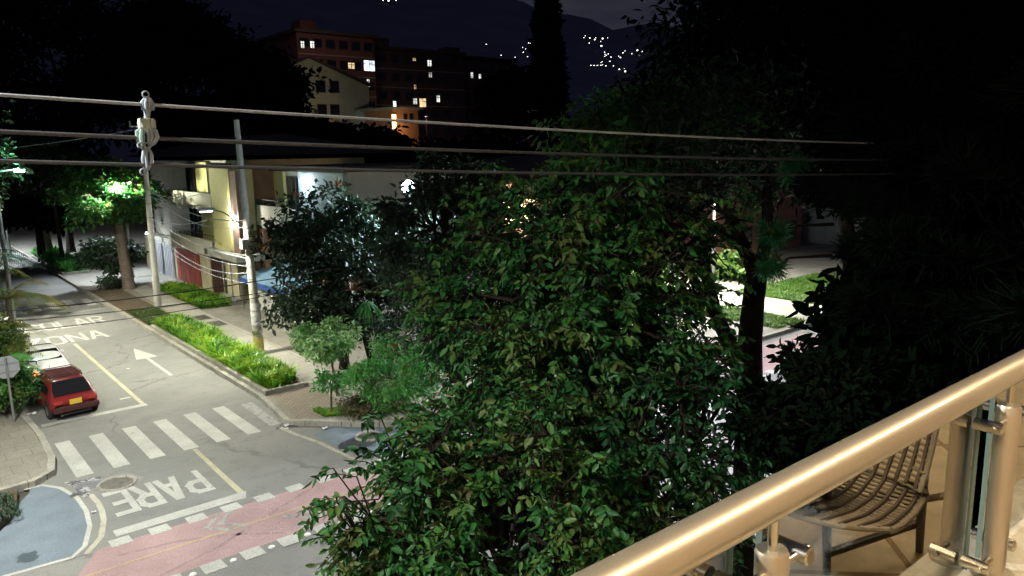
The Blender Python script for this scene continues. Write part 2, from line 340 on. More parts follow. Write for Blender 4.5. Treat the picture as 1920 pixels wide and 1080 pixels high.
def road_text(txt, x0, y0, pitch, lw, lh, sw, flip=False, z=Z1):
    b = MB(); k = 0
    for i, ch in enumerate(txt):
        for st in GL[ch]:
            pts = []
            for (u, v) in st:
                if flip: pts.append((x0 - i * pitch - u * lw, y0 - v * lh))
                else: pts.append((x0 + i * pitch + u * lw, y0 + v * lh))
            for a, c in zip(pts[:-1], pts[1:]):
                d = Vector(c) - Vector(a); d2 = d.normalized()
                wv = sw * (1 + .55 * abs(d2.x))
                q = Vector((-d2.y, d2.x)) * wv / 2; e = d2 * wv * .32; k += 1; zz = z + k * .0003
                A, C_ = Vector(a) - e, Vector(c) + e
                b.add([(*(A - q), zz), (*(C_ - q), zz), (*(C_ + q), zz), (*(A + q), zz)], [(0, 1, 2, 3)])
    return b
S('road_lettering', road_text('PARE', 5.42, 19.62, .56, .38, 1.35, .145, True), PAINT_W)
S('road_lettering', road_text('ZONA', 4.25, 37.75, .83, .58, 1.7, .15), PAINT_W)
S('road_lettering', road_text('ESCOLAR', 3.3, 41.2, .70, .5, 1.9, .145), PAINT_W)
# cycle lane
S('cycle_lane', MB().add([(2.6, 14.75, Z1), (30, 14.62, Z1), (30, 16.85, Z1), (2.6, 16.85, Z1), (1.4, 14.8, Z1)], [(4, 0, 3), (0, 1, 2, 3)]), PAINT_P)
S('lane_line', MB().poly([(2.2, 15.83), (30, 15.72), (30, 15.80), (2.2, 15.90)], Z2), PAINT_O)
bl = MB()
for i in range(30): x = 2.86 + .78 * i; bl.poly([(x, 16.72), (x + .42, 16.72), (x + .40, 17.08), (x, 17.08)], Z3)
for i in range(30): x = 2.42 + .79 * i; bl.poly([(x, 14.36), (x + .43, 14.36), (x + .42, 14.76), (x, 14.76)], Z3)
S('cycle_lane_blocks', bl, PAINT_W)
ch = MB()
for (cx, cy, s) in ((5.0, 16.28, -1), (6.5, 15.25, 1)):
    for k in (0, .3):
        for sg in (1, -1):
            xx = cx + s * k; ch.add([(xx, cy, Z2 + .001), (xx + s * .15, cy, Z2 + .001), (xx + s * .15 - s * .42, cy + sg * .45, Z2 + .001), (xx - s * .42, cy + sg * .45, Z2 + .001)], [(0, 1, 2, 3)])
S('cycle_lane_chevrons', ch, PAINT_W2)
bk = MB()
for (cx, cy) in ((6.1, 16.3), (5.75, 15.25)):
    for dx in (-.33, .33): bk.ring((cx + dx, cy, Z2 - .018), .24, .022, (0, 0, 1), 18, 6)
    for a, c in (((-.33, 0), (-.05, .2)), ((-.05, .2), (.2, .2)), ((.2, .2), (.33, 0)), ((-.33, 0), (0, 0)), ((0, 0), (.2, .22)), ((0, 0), (-.1, .28)), ((.18, .3), (.3, .3))):
        bk.tube([(cx + a[0], cy + a[1], Z2 - .018), (cx + c[0], cy + c[1], Z2 - .018)], .022, 6)
S('bicycle_symbols', bk, PAINT_P2)
TYRE_M = paint_mat('tyre_dirt', (.25, .175, .17), .5, (.33, .225, .215))
for pth in ([(2.9, 16.3), (4.0, 16.1), (5.0, 15.6), (5.9, 14.9)], [(3.3, 14.9), (4.6, 15.3), (6.0, 16.0), (7.2, 16.6)]):
    S('tyre_mark', flat([(a + random.uniform(-.03, .03), b_) for a, b_ in pth], .09, Z1 + .0015), TYRE_M)
# domed lane studs
for i in range(7):
    x = 3.0 + .79 * i + .02
    o = MB().tube([(x, 14.52, .006), (x, 14.52, .03), (x, 14.52, .045)], [.075, .065, .03], 10).build('lane_stud', mat('white_stud_plastic', (.6, .6, .55), .5) if i == 0 else bpy.data.materials['white_stud_plastic'], smooth=True)
    tag(o, 'small white domed stud between white blocks along the pink cycle lane edge', 'lane stud', 'studs along the cycle lane')
# blue painted corners
BL = [(2.12, 21.3), (2.42, 21.15), (2.68, 20.4), (2.76, 19.2), (2.68, 18.2), (2.4, 17.25), (2.1, 16.85), (.9, 17.0), (-8, 17.05), (-8, 18.4), (.9, 18.75), (1.45, 19.6), (1.75, 20.6)]
S('blue_corner', MB().poly(BL, Z1), PAINT_B)
S('blue_corner', MB().poly([(8.85, 19.9), (9.5, 20.3), (10.5, 19.25), (11.8, 18.2), (10.4, 17.45), (9.2, 17.4), (8.95, 18.5)], Z1), PAINT_B)
S('edge_line', flat([(1.9, 21.32), (2.3, 21.28), (2.6, 20.8), (2.8, 19.9), (2.82, 19), (2.72, 18.1), (2.45, 17.2), (2.15, 16.85), (1.0, 16.93), (-8, 17.0)], .1, Z2), PAINT_W)
S('edge_line', flat([(3.08, 19.9), (3.12, 19.3), (3.1, 18.8), (3.02, 18.2), (2.8, 17.4), (2.4, 16.8)], .12, Z2), PAINT_C)
S('edge_line', flat([(8.4, 21.15), (8.5, 20.3), (8.72, 19.3), (8.8, 18.4), (8.9, 17.5)], .12, Z2), PAINT_C)
# dark island at the left corner
isl = [(.0, 18.9), (.9, 18.95), (1.4, 19.7), (1.65, 20.5), (1.75, 21.15), (.9, 21.2), (-6, 21.2), (-6, 18.7)]
S('corner_island', MB().prism(isl, -.02, .12), SOIL)
# patches, manholes, gutters, litter
PATCH = surface_mat('asphalt_patch', (.1, .105, .1), (.085, .09, .085), (.12, .12, .11), scale=1.2, grain=30)
RUST = mat('iron_cover', (.10, .095, .085), .6, .5, noise=(.16, .15, .13), bump=.6, nscale=12)
def cover(c, r, z, label):
    e = empty('manhole_cover', (c[0], c[1], z), label, 'manhole cover')
    MB().tube([(c[0], c[1], z - .003), (c[0], c[1], z + .012)], r, 28).build('cover', RUST, e, True)
    b = MB().ring((c[0], c[1], z + .008), r + .06, .04, (0, 0, 1), 28, 6); b.build('surround', KERB, e, True)
    MB().box((c[0] + r * .3, c[1], z + .014), (.1, .03, .006)).build('lifting_slot', BLACK, e)
cover((3.72, 20.1), .36, .004, 'round manhole cover in the road between the stripes and the upside-down word PARE')
cover((10.1, 21.0), .3, .148, 'round pale concrete cover on the corner pavement beside the thin young tree')
cover((10.0, 18.75), .3, .006, 'round drain cover at the edge of the puddle by the kerb')
S('road_patch', MB().poly([(3.2, 20.4), (3.45, 20.75), (4.1, 20.7), (4.35, 20.1), (3.9, 19.55), (3.35, 19.6)], .0022), surface_mat('pale_patch', (.2, .2, .175), (.18, .18, .155), (.17, .17, .15), scale=1.2))
S('worn_paint_patch', MB().poly([(2.72, 21.1), (3.55, 20.85), (3.2, 20.35), (3.02, 19.75), (2.9, 19.8), (2.86, 20.5)], Z3), paint_mat('scribbled_paint', (.36, .36, .35), .44, (.05, .05, .055)))
def blob(c, r, n=14, j=.3, sx=1, sy=1):
    return [(c[0] + math.cos(2 * math.pi * k / n) * r * sx * (1 + random.uniform(-j, j)), c[1] + math.sin(2 * math.pi * k / n) * r * sy * (1 + random.uniform(-j, j))) for k in range(n)]
WET = mat('wet_water', (.06, .068, .075), .12, spec=.6)
S('puddle', MB().poly(blob((9.55, 18.5), .6, n=40, j=.07, sy=.7), .0075), WET)
S('oil_stain', MB().poly(blob((1.45, 17.45), .22, j=.4), .0078), mat('oil', (.03, .05, .06), .5))
S('oil_stain', MB().poly(blob((2.75, 20.1), .14, j=.6), .0135), mat('oil2', (.05, .05, .05), .5))
S('oil_stain', MB().poly(blob((8.7, 21.2), .28, j=.4, sx=1.5), .0045), PATCH)
S('oil_stain', MB().poly(blob((3.2, 20.55), .22, j=.5), .0132), mat('oil3', (.12, .12, .13), .5))
PAPER = mat('litter_paper', (.62, .62, .6), .7)
for i, (c, s, lab) in enumerate([((8.62, 21.15), .16, 'crumpled white paper litter in the gutter at the end of the striped crossing'), ((9.35, 20.15), .12, 'flat white scrap of litter by the kerb near the puddle'), ((8.45, 20.85), .08, 'tiny white paper scrap on the road just below the gutter litter'),
                                 ((2.95, 27.7), .17, 'white scrap of litter on the ground left of the red car'), ((2.93, 18.75), .07, 'tiny white scrap between the blue corner lines'), ((6.6, 31.2), .07, 'tiny white scrap on the road near the parking line')]):
    b = MB(); n = 5
    g = [(c[0] + (u / n - .5) * s * 1.4, c[1] + (v / n - .5) * s, .012 + random.uniform(.01, .05) + (.15 if c[0] < 2.7 else 0)) for u in range(n + 1) for v in range(n + 1)]
    b.add(g, [(u * (n + 1) + v, (u + 1) * (n + 1) + v, (u + 1) * (n + 1) + v + 1, u * (n + 1) + v + 1) for u in range(n) for v in range(n)])
    b.build('paper_litter', PAPER, label=lab, cat='litter')
for c, lab in (((11.62, 38.2), 'iron grate set in the footpath, the one farther up the street'), ((11.72, 36.3), 'iron grate set in the footpath, the one nearer the round-headed young tree')):
    e = empty('pavement_grate', (c[0], c[1], .15), lab, 'grate', 'grates in the footpath')
    MB().box((c[0], c[1], .15), (.62, 1.15, .012)).build('plate', mat('grate_iron', (.07, .06, .05), .7), e)
    b = MB()
    for k in range(12): b.box((c[0], c[1] - .5 + k * .09, .16), (.56, .03, .012))
    b.build('bars', RUST, e)

# ------------------------------------------------------------------ foliage
def leaf_mesh(name, P, size, mat_, shape=.42, up=.5, droop=.3, seed=0, jitter=.5, outward=None):
    """P (n,3) leaf bases. 6-vertex folded leaves"""
    r = np.random.default_rng(seed + 11); n = len(P)
    d = r.normal(size=(n, 3)); 
    if outward is not None: d = d * .7 + outward
    d[:, 2] -= droop; d /= np.linalg.norm(d, axis=1)[:, None]
    nn = r.normal(size=(n, 3)) * .6; nn[:, 2] += up; s = np.cross(d, nn); s /= (np.linalg.norm(s, axis=1)[:, None] + 1e-9); u = np.cross(s, d)
    L = (size * (1 + r.uniform(-jitter, jitter, n)))[:, None]; W = L * shape
    b = P; V = np.stack([b, b + d * L * .32 + s * W * .46 + u * W * .16, b + d * L * .7 + s * W * .36 + u * W * .1 - u * L * .04, b + d * L - u * L * .1,
                         b + d * L * .7 - s * W * .36 + u * W * .1 - u * L * .04, b + d * L * .32 - s * W * .46 + u * W * .16], 1).reshape(-1, 3)
    base = (np.arange(n) * 6)[:, None]
    F = np.concatenate([base + np.array([0, 1, 2, 3]), base + np.array([0, 3, 4, 5])], 1).reshape(-1)
    me = bpy.data.meshes.new(name); me.vertices.add(n * 6); me.vertices.foreach_set('co', V.reshape(-1).astype(np.float32))
    me.loops.add(n * 8); me.loops.foreach_set('vertex_index', F.astype(np.int32))
    me.polygons.add(n * 2); me.polygons.foreach_set('loop_start', (np.arange(n * 2) * 4).astype(np.int32)); me.polygons.foreach_set('loop_total', np.full(n * 2, 4, np.int32))
    me.materials.append(mat_); me.update(); me.validate(); return me
def link(name, me, parent=None, **t):
    o = bpy.data.objects.new(name, me); COL.objects.link(o)
    if parent: o.parent = parent; o.matrix_parent_inverse = Matrix.Translation(parent.location).inverted()
    return tag(o, **t)
def tree(name, label, cat, base, center, radii, ncl, nleaf, leaf, lm, tr, bm=None, group=None, cr=.22, shape=.42, seed=1, droop=.3, top_only=0, twigs=3, bow=0, hollow=.45, lean=None, extra=None, up=.5, spray=0):
    """tapered trunk, a limb to every leaf clump, twigs inside the clumps, leaves gathered in clumps"""
    r = np.random.default_rng(seed); bm = bm or BARK
    e = empty(name, base, label, cat, group); base = np.array(base, float); center = np.array(center, float); radii = np.array(radii, float)
    d = r.normal(size=(ncl, 3)); d /= np.linalg.norm(d, axis=1)[:, None]
    if top_only: d[:, 2] = np.abs(d[:, 2]) * r.choice([1, -1], ncl, p=[top_only, 1 - top_only])
    q = hollow + (1 - hollow) * r.uniform(0, 1, ncl) ** .6
    C = center + d * radii * q[:, None] * r.uniform(.85, 1.12, ncl)[:, None]
    if extra is not None: C = np.vstack([C, extra]); 
    n = len(C)
    fork = base + (center - base) * .55; fork[2] = max(base[2] + .3, min(center[2] - radii[2] * .55, base[2] + (center[2] - base[2]) * .75)) 
    b = MB()
    mid = (base + fork) / 2 + np.array([bow, bow * .4, 0])
    tp = [base - (0, 0, .1), base * .8 + mid * .2, mid, fork]
    b.tube(tp, [tr * 1.35, tr * 1.02, tr * .9, tr * .78], 10)
    top = center + np.array([0, 0, radii[2] * .3]); b.tube([fork, (fork + top) / 2 + r.normal(size=3) * radii * .06, top], [tr * .78, tr * .5, tr * .18], 8)
    hubs = [fork + (center - fork) * t + r.normal(size=3) * radii * .16 for t in r.uniform(.1, 1.0, max(5, n // 9))]
    for h in hubs: b.tube([fork, (fork + h) / 2 + r.normal(size=3) * radii * .08 - (0, 0, radii[2] * .05), h], [tr * .55, tr * .42, tr * .28], 7)
    allP = []; out_ = []
    crr = float(np.mean(radii)) * cr
    for i in range(n):
        c = C[i]; h = min(hubs, key=lambda q_: np.linalg.norm(q_ - c))
        m1 = h + (c - h) * .5 + r.normal(size=3) * .12 * np.linalg.norm(c - h) + (0, 0, .1 * np.linalg.norm(c - h))
        b.tube([h, m1, c], [tr * .24, tr * .15, tr * .06 + .004], 5)
        k = max(6, int(nleaf / n * r.uniform(.55, 1.45))); s = crr * r.uniform(.7, 1.3)
        p = c + np.clip(r.normal(size=(k, 3)), -1.7, 1.7) * np.array([s, s, s * .62]) * .62
        allP.append(p); out_.append((p - c) / s * .8)
        for t in range(twigs):
            j = p[t % k]; b.tube([c, (c + j) / 2 + (0, 0, s * .12), j], [.012 + tr * .03, .008 + tr * .015, .004], 4, False)
    if spray:   # leaflets in pairs along drooping twigs
        allP = []; out_ = []
        for i in range(n):
            c = C[i]; s = crr * r.uniform(.7, 1.3); od = c - center; od /= np.linalg.norm(od) + 1e-6
            for t in range(int(spray * r.uniform(.6, 1.4))):
                dr = r.normal(size=3) * .75 + od * .6; dr[2] *= .5; dr /= np.linalg.norm(dr); L_ = r.uniform(.26, .5); st = c + r.normal(size=3) * s * .45
                m_ = int(L_ / leaf * 3.0); tt = np.linspace(.12, 1, m_)[:, None]
                p = st + dr * L_ * tt + np.array([0, 0, 1.0]) * (.08 * tt - .32 * L_ * tt ** 2); sd = np.cross(dr, (0, 0, 1)); sd /= np.linalg.norm(sd) + 1e-6
                sg = np.where(np.arange(m_) % 2, 1, -1)[:, None]
                o = sd * sg * .85 + dr * .5 + np.array([0, 0, -.45]); o[-1] = dr - np.array([0, 0, .6])
                allP.append(p); out_.append(o * 2.0); q0 = st; q1 = p[m_ // 2]; q2 = p[-1]
                b.tube([c, q0, q1, q2], [.011, .008, .005, .002], 3, False)
    P = np.concatenate(allP); O = np.concatenate(out_)
    b.build('trunk', bm, e, True)
    link('crown', leaf_mesh('crown', P, leaf, lm, shape, seed=seed, droop=droop, outward=O, up=up), e)
    return e
LF_NEAR = leaf_mat('broad_leaf', [(.012, .055, .016), (.020, .10, .024), (.035, .145, .032), (.07, .16, .03), (.10, .12, .036)], .5, spec=.3)
LF_COOL = leaf_mat('glossy_leaf', [(.010, .055, .02), (.016, .09, .03), (.028, .12, .038), (.06, .14, .04)], .42, spec=.35)
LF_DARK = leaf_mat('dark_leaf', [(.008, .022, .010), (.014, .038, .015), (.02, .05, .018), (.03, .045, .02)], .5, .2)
LF_BLACK = leaf_mat('shaded_leaf', [(.0025, .006, .003), (.004, .010, .005), (.006, .012, .005)], .95, .06, .02)  # night shade of the unlit trees is put into the leaf colour
LF_PALE = leaf_mat('pale_leaf', [(.08, .24, .06), (.16, .38, .10), (.30, .52, .19), (.44, .58, .30)], .35)  # light green leaves, paled further to carry lamplight the crown lacks
LF_MID = leaf_mat('feathery_leaf', [(.03, .17, .03), (.05, .26, .045), (.09, .33, .06), (.14, .33, .08)], .5)
LF_LIME = leaf_mat('lily_leaf', [(.03, .10, .01), (.06, .18, .012), (.12, .30, .015), (.20, .38, .02), (.32, .38, .03)], .42)
LF_OLIVE = leaf_mat('olive_leaf', [(.03, .07, .012), (.05, .11, .018), (.09, .15, .025), (.16, .16, .04)], .45)
LF_FROND = leaf_mat('frond_leaf', [(.05, .09, .015), (.10, .15, .02), (.2, .2, .04), (.24, .17, .05)], .5)
NEEDLE = leaf_mat('needle', [(.0015, .004, .0025), (.0025, .007, .004), (.004, .010, .005)], .8, .05, .1)  # near-black needle colour holds the shade of the unlit conifers

GT = 'leafy trees in front of the balcony'
A = at(955, 975, 8.3)
tree('leafy_tree', 'big leafy tree nearest the crossing, its leaves overhanging the pink cycle lane', 'tree', (A[0] + .3, A[1] - .2, .14), A, (1.8, 1.6, 1.2), 84, 100, .10, LF_NEAR, .16, BARK_D, GT, .24, .48, 3, hollow=.35, spray=23)
B = at(1065, 590, 10.6)
tree('leafy_tree', 'tall broad tree filling the middle of the view above the others', 'tree', (B[0] - .3, 6.6, .14), B, (2.05, 2.0, 2.3), 135, 100, .11, LF_NEAR, .2, BARK_D, GT, .21, .48, 5, hollow=.3, spray=22)
C1 = at(1215, 830, 9.4)
tree('leafy_tree', 'leafy tree right of centre with bright lit gaps, just above the handrail', 'tree', (C1[0], C1[1] - .1, .14), C1, (1.5, 1.3, 1.5), 62, 100, .10, LF_COOL, .13, BARK_D, GT, .2, .48, 8, hollow=.3, spray=13)
C2 = at(1150, 290, 15)
tree('leafy_tree', 'dim tall tree whose top rises under the hillside lights', 'tree', (at(1150, 900, 11.5)[0], at(1150, 900, 11.5)[1], .14), (C2[0], C2[1] - 1.5, C2[2] + .1), (2.7, 2.0, 1.05), 60, 8000, .14, LF_NEAR, .2, BARK_D, GT, .2, .45, 9)
D1 = at(835, 440, 20)
tree('leafy_tree', 'dark leafy tree between the two lamps, left of the broad middle tree', 'tree', (13.2, 18.6, .14), D1, (1.7, 1.7, 2.0), 66, 9500, .18, LF_DARK, .17, BARK_D, GT, .22, .45, 12)
# dark trees in front of the white house
G2 = 'dark trees before the white walled house'
E1 = at(648, 450, 26.0); E2 = at(640, 575, 25.5)
tree('flame_tree', 'dark tree with flat dense crown close to the second utility pole', 'tree', (12.6, 25.2, .14), (E1[0], E1[1], E1[2]), (2.9, 2.0, 1.6), 60, 11500, .2, LF_DARK, .17, BARK_D, G2, .24, .45, 21, hollow=.3, twigs=5)
tree('flame_tree', 'dark low crown with bromeliads, beneath the flat dense crown', 'tree', (13.4, 24.4, .14), (E2[0] + .3, E2[1], E2[2]), (2.6, 1.6, 1.15), 44, 8000, .19, LF_DARK, .15, BARK_D, G2, .26, .45, 22)
E3 = at(800, 600, 24)
tree('flame_tree', 'dark twiggy tree with a thin crown and several bare stems', 'tree', (14.6, 21.0, .14), (E3[0], E3[1], E3[2] + .4), (1.6, 1.5, 2.0), 42, 4200, .17, LF_DARK, .12, BARK_D, G2, .22, .45, 23, twigs=5)
# small trees on the corner
P1 = at(600, 640, 23)
tree('young_tree', 'round-headed young tree with pale silvery green leaves beside the planter', 'tree', (10.9, 22.4, .14), (P1[0] + .15, P1[1], P1[2]), (.95, .95, .6), 34, 5200, .12, LF_PALE, .04, BARK, 'young trees on the corner', .3, .4, 31)
P2 = at(622, 712, 22.6)
tree('young_tree', 'thin young tree with sparse leaves in the grass island corner', 'tree', (9.9, 20.84, .14), (P2[0], P2[1], P2[2]), (.55, .5, .4), 16, 700, .12, LF_MID, .035, BARK, 'young trees on the corner', .3, .4, 32)
P3 = at(735, 700, 21.5)
tree('young_tree', 'bushy green tree behind the grass island, its lower leaves touching the big leafy tree', 'tree', (11.9, 19.6, .14), (P3[0], P3[1], P3[2]), (1.35, 1.1, .85), 44, 8200, .10, LF_MID, .07, BARK, 'young trees on the corner', .24, .4, 33)
# lamp-lit and street trees at the left
GL_ = 'street trees up the main street'
T1 = on_y(213, 372, 50)
tree('street_tree', 'street tree glowing bright green round the lamp hidden in its crown', 'tree', (11.16, 50.1, .14), (T1[0] - .1, 50.2, T1[2] + .3), (2.6, 2.4, 1.9), 70, 12500, .26, LF_NEAR, .34, BARK, GL_, .22, .5, 41, hollow=.5)
T1b = on_y(205, 470, 52)
tree('street_tree', 'little dark tree on thin forked stem left of the lamp-lit tree', 'tree', (10.47, 51.6, .14), (T1b[0], 51.8, T1b[2] - .3), (1.7, 1.5, 1.1), 30, 3600, .24, LF_DARK, .08, BARK_D, GL_, .26, .45, 42)
tree('street_tree', 'slim double-stemmed tree growing from the raised far bed', 'tree', (9.9, 63.2, .3), (9.6, 63.5, 7.6), (2.6, 2.6, 2.3), 50, 5200, .28, LF_DARK, .14, BARK_D, GL_, .22, .45, 43)
tree('street_tree', 'thick tree at the far end of the raised bed up the street', 'tree', (10.2, 70.5, .3), (9.4, 71, 8.4), (3.4, 3.2, 2.6), 50, 5000, .32, LF_DARK, .3, BARK, GL_, .22, .45, 44)
for i, (bx, by, cz, rr, lab) in enumerate([(.6, 36, 8.6, 3.0, 'tall tree at the left edge with a cool green lamp glow in it'), (1.2, 44, 6.6, 2.9, 'dark tree on the left pavement behind the white car'), (1.6, 57, 6.8, 3.2, 'dark tree on the left pavement beyond the far crossing'), (1.0, 72, 7.5, 3.6, 'dark tree on the left pavement far up the street'), (4.8, 104, 8, 5.5, 'dark tree closing the far end of the street')]):
    tree('street_tree', lab, 'tree', (bx, by, .14), (bx + .7, by, cz), (rr, rr, rr * .72), 46, 5200, .2 + by * .0016, LF_DARK, .17, BARK_D, GL_, .22, .45, 50 + i)
# right: forked tree and dark conifers
FT = empty('forked_tree', (9.95, 6.5, .14), 'forked bare-limbed tree trunk dark against the lit paths', 'tree')
def tpx(px, py, D): return at(px, py, D)
b = MB()
b.tube([(9.95, 6.5, 0), tpx(1404, 880, 12.3), tpx(1405, 760, 12.2), tpx(1406, 640, 12.2), tpx(1413, 560, 12.2), tpx(1421, 500, 12.2)], [.30, .24, .215, .19, .17, .165], 14)
b.tube([tpx(1420, 520, 12.2), tpx(1397, 470, 12), tpx(1372, 410, 11.8), tpx(1330, 350, 11.6), tpx(1290, 310, 11.5)], [.125, .11, .09, .07, .04], 10)
b.tube([tpx(1421, 515, 12.2), tpx(1440, 440, 12.4), tpx(1438, 370, 12.5), tpx(1430, 280, 12.6), tpx(1470, 180, 12.7)], [.12, .1, .085, .07, .04], 10)
b.tube([tpx(1397, 470, 12), tpx(1340, 425, 11.8), tpx(1270, 395, 11.6), tpx(1200, 380, 11.5)], [.08, .07, .05, .02], 8)
b.tube([tpx(1403, 730, 12.2), tpx(1375, 660, 11.9), tpx(1340, 585, 11.7), tpx(1322, 500, 11.6), tpx(1300, 430, 11.5), tpx(1262, 370, 11.4)], [.14, .12, .105, .09, .07, .03], 10)
b.tube([tpx(1340, 585, 11.7), tpx(1300, 520, 11.6), tpx(1250, 470, 11.5), tpx(1200, 440, 11.4)], [.075, .06, .04, .015], 8)
b.tube([tpx(1322, 520, 11.6), tpx(1285, 480, 11.5), tpx(1245, 410, 11.4)], [.05, .035, .012], 8)
for k in range(46):
    s = [(1372, 410), (1330, 350), (1438, 370), (1430, 280), (1270, 395), (1262, 370), (1300, 430), (1245, 410), (1470, 180), (1250, 470)][k % 10]
    a = rng.uniform(0, 2 * math.pi); L = rng.uniform(30, 120)
    p0 = tpx(*s, 11.8); p2 = tpx(s[0] + L * math.cos(a), s[1] + L * math.sin(a) * .7 - 10, 11.8 + rng.uniform(-1, 1)); pm = (p0 + p2) / 2 + rng.normal(size=3) * .08
    b.tube([p0, pm, p2], [.025, .016, .005], 5)
b.build('trunk', BARK_D, FT, True)
pts = []
for s in [(1290, 300), (1330, 330), (1250, 370), (1200, 390), (1210, 300), (1440, 180), (1480, 160), (1400, 230), (1350, 250), (1480, 250), (1270, 240), (1500, 330), (1350, 160), (1235, 450), (1235, 520), (1240, 180), (1300, 430), (1420, 300)]:
    c = tpx(*s, 12 + rng.uniform(-1, 1)); pts.append(c + rng.normal(size=(190, 3)) * np.array([.42, .42, .24]))
link('crown', leaf_mesh('crown', np.concatenate(pts), .13, LF_DARK, .42, seed=77), FT)

def conifer(label, base, h, R, z0, nb, seed, tuft=.22, dens=40, lean=(0, 0), sparse=1.0):
    r = np.random.default_rng(seed); e = empty('conifer', base, label, 'conifer', 'dark conifers on the right')
    bx, by, bz = base; b = MB(); b.tube([(bx, by, bz - .1), (bx + lean[0] * .5, by + lean[1] * .5, h * .5), (bx + lean[0], by + lean[1], h)], [.15, .10, .03], 10)
    P = []; O = []
    for i in range(nb):
        t = (i + r.uniform()) / nb; z = z0 + (h - z0) * t; L = R * (1 - t) ** .75 * r.uniform(.7, 1.1) + .25; a = i * 2.399 + r.uniform(-.3, .3)
        p0 = np.array([bx + lean[0] * z / h, by + lean[1] * z / h, z]); dr = np.array([math.cos(a), math.sin(a), 0])
        pts = [p0 + dr * L * s + np.array([0, 0, -.22 * L * s + .32 * L * s * s]) for s in (0, .35, .7, 1)]
        b.tube(pts, [.045, .032, .02, .01], 5)
        side = np.array([-dr[1], dr[0], 0])
        for s in np.arange(.25, 1.01, tuft * .42 / max(L, .5)):
            q = p0 + dr * L * s + np.array([0, 0, -.22 * L * s + .32 * L * s * s])
            for sg in (-1, 0, 1):
                ex = (1.05 - s) * .42 * L * sg
                for sub in ((.5, 1.0) if sg else (1.0,)):
                    c = q + side * ex * sub + dr * abs(ex) * .35 + np.array([0, 0, r.uniform(-.05, .08)])
                    if r.uniform() > sparse: continue
                    dd = dr + side * sg * .8 + np.array([0, 0, .35]); dd /= np.linalg.norm(dd)
                    P.append(c + r.normal(size=(dens, 3)) * .045); O.append(np.tile(dd * 1.0, (dens, 1)))
    b.build('trunk', BARK_D, e, True)
    link('crown', leaf_mesh('crown', np.concatenate(P), tuft, NEEDLE, .07, seed=seed, droop=-.15, outward=np.concatenate(O)), e)
k = at(1760, 590, 10.2)
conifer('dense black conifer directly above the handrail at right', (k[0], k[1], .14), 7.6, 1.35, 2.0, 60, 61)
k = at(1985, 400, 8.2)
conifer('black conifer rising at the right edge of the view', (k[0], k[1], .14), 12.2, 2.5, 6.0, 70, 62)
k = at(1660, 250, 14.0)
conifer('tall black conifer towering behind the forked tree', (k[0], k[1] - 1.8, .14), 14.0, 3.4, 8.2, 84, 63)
for i, (px, py, D, rr, lab) in enumerate([(1570, 790, 8.6, .95, 'black shrubby tree between the forked trunk and the handrail'), (1650, 120, 15, 3.2, 'huge unlit tree filling the top right of the view'), (1860, 170, 11, 2.6, 'unlit tree at the far top right'), (1500, 60, 17, 2.9, 'unlit tall tree right of the hillside lights'), (1800, 640, 9.5, 1.5, 'unlit shrubby tree close behind the handrail at right')]):
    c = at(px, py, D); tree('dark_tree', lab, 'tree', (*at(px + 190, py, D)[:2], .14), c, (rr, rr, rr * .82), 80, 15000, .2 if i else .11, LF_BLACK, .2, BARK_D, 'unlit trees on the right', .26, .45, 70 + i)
# small conifer tufts, their lamplight put into the brighter green
TUFT = leaf_mat('lit_needle', [(.015, .10, .03), (.02, .16, .05), (.04, .2, .06)], .5, .25)
for i, (px, py, D, s, lab) in enumerate([(1492, 318, 10.4, .24, 'small round tuft of green needles hanging at the end of the wires'), (1448, 440, 10.6, .24, 'green needle tuft beside the forked trunk'), (1445, 500, 10.6, .22, 'lower green needle tuft beside the forked trunk'), (1405, 765, 9.6, .2, 'green needle tuft low above the handrail')]):
    c = at(px, py, D); r_ = np.random.default_rng(200 + i); dd = r_.normal(size=(700, 3)); dd[:, 2] *= .7; dd /= np.linalg.norm(dd, axis=1)[:, None]
    e = empty('needle_tuft', c, lab, 'foliage', 'green needle tufts')
    link('needles', leaf_mesh('needles', c + dd * s * r_.uniform(.1, .75, (700, 1)), .13, TUFT, .08, seed=i + 300, outward=dd * 1.5, droop=0), e)
    MB().tube([c - (0, 0, s * .4), c + (.3, -.1, .1), c + (.9, -.4, .1)], [.01, .015, .03], 5).build('twig', BARK_D, e)
# far dark trees (top left mass and around houses)
GF = 'dark trees before the apartment blocks'
for i, (px, py, D, rx, rz, lab) in enumerate([(90, 110, 62, 8.5, 6.5, 'huge dark tree in the upper left corner'), (330, 130, 66, 8.0, 6.0, 'huge dark tree above the insulator'), (480, 190, 60, 4.2, 4.6, 'dark spreading tree left of the cream gabled house'), (620, 290, 52, 5.0, 2.0, 'dark tree top above the white walled house'), (880, 330, 60, 6.5, 2.8, 'dark tree below the apartment windows'), (1110, 330, 70, 8, 4.5, 'dark tree under the cypress'), (60, 330, 58, 4.6, 4.5, 'dark tree crown above the left pavement'), (410, 265, 64, 5.5, 2.5, 'dark tree behind the yellow house roof'), (960, 190, 85, 3.6, 3.0, 'small dark tree with a twinkling lit front between apartments and cypress'), (1270, 230, 60, 6, 4, 'dark tree right of the cypress')]):
    c = at(px, py, D); tree('background_tree', lab, 'tree', (c[0], c[1], 0), c, (rx, rx * .8, rz), 80, 12000, D * .0085, LF_BLACK, .3, BARK_D, GF, .24, .5, 90 + i, twigs=1)
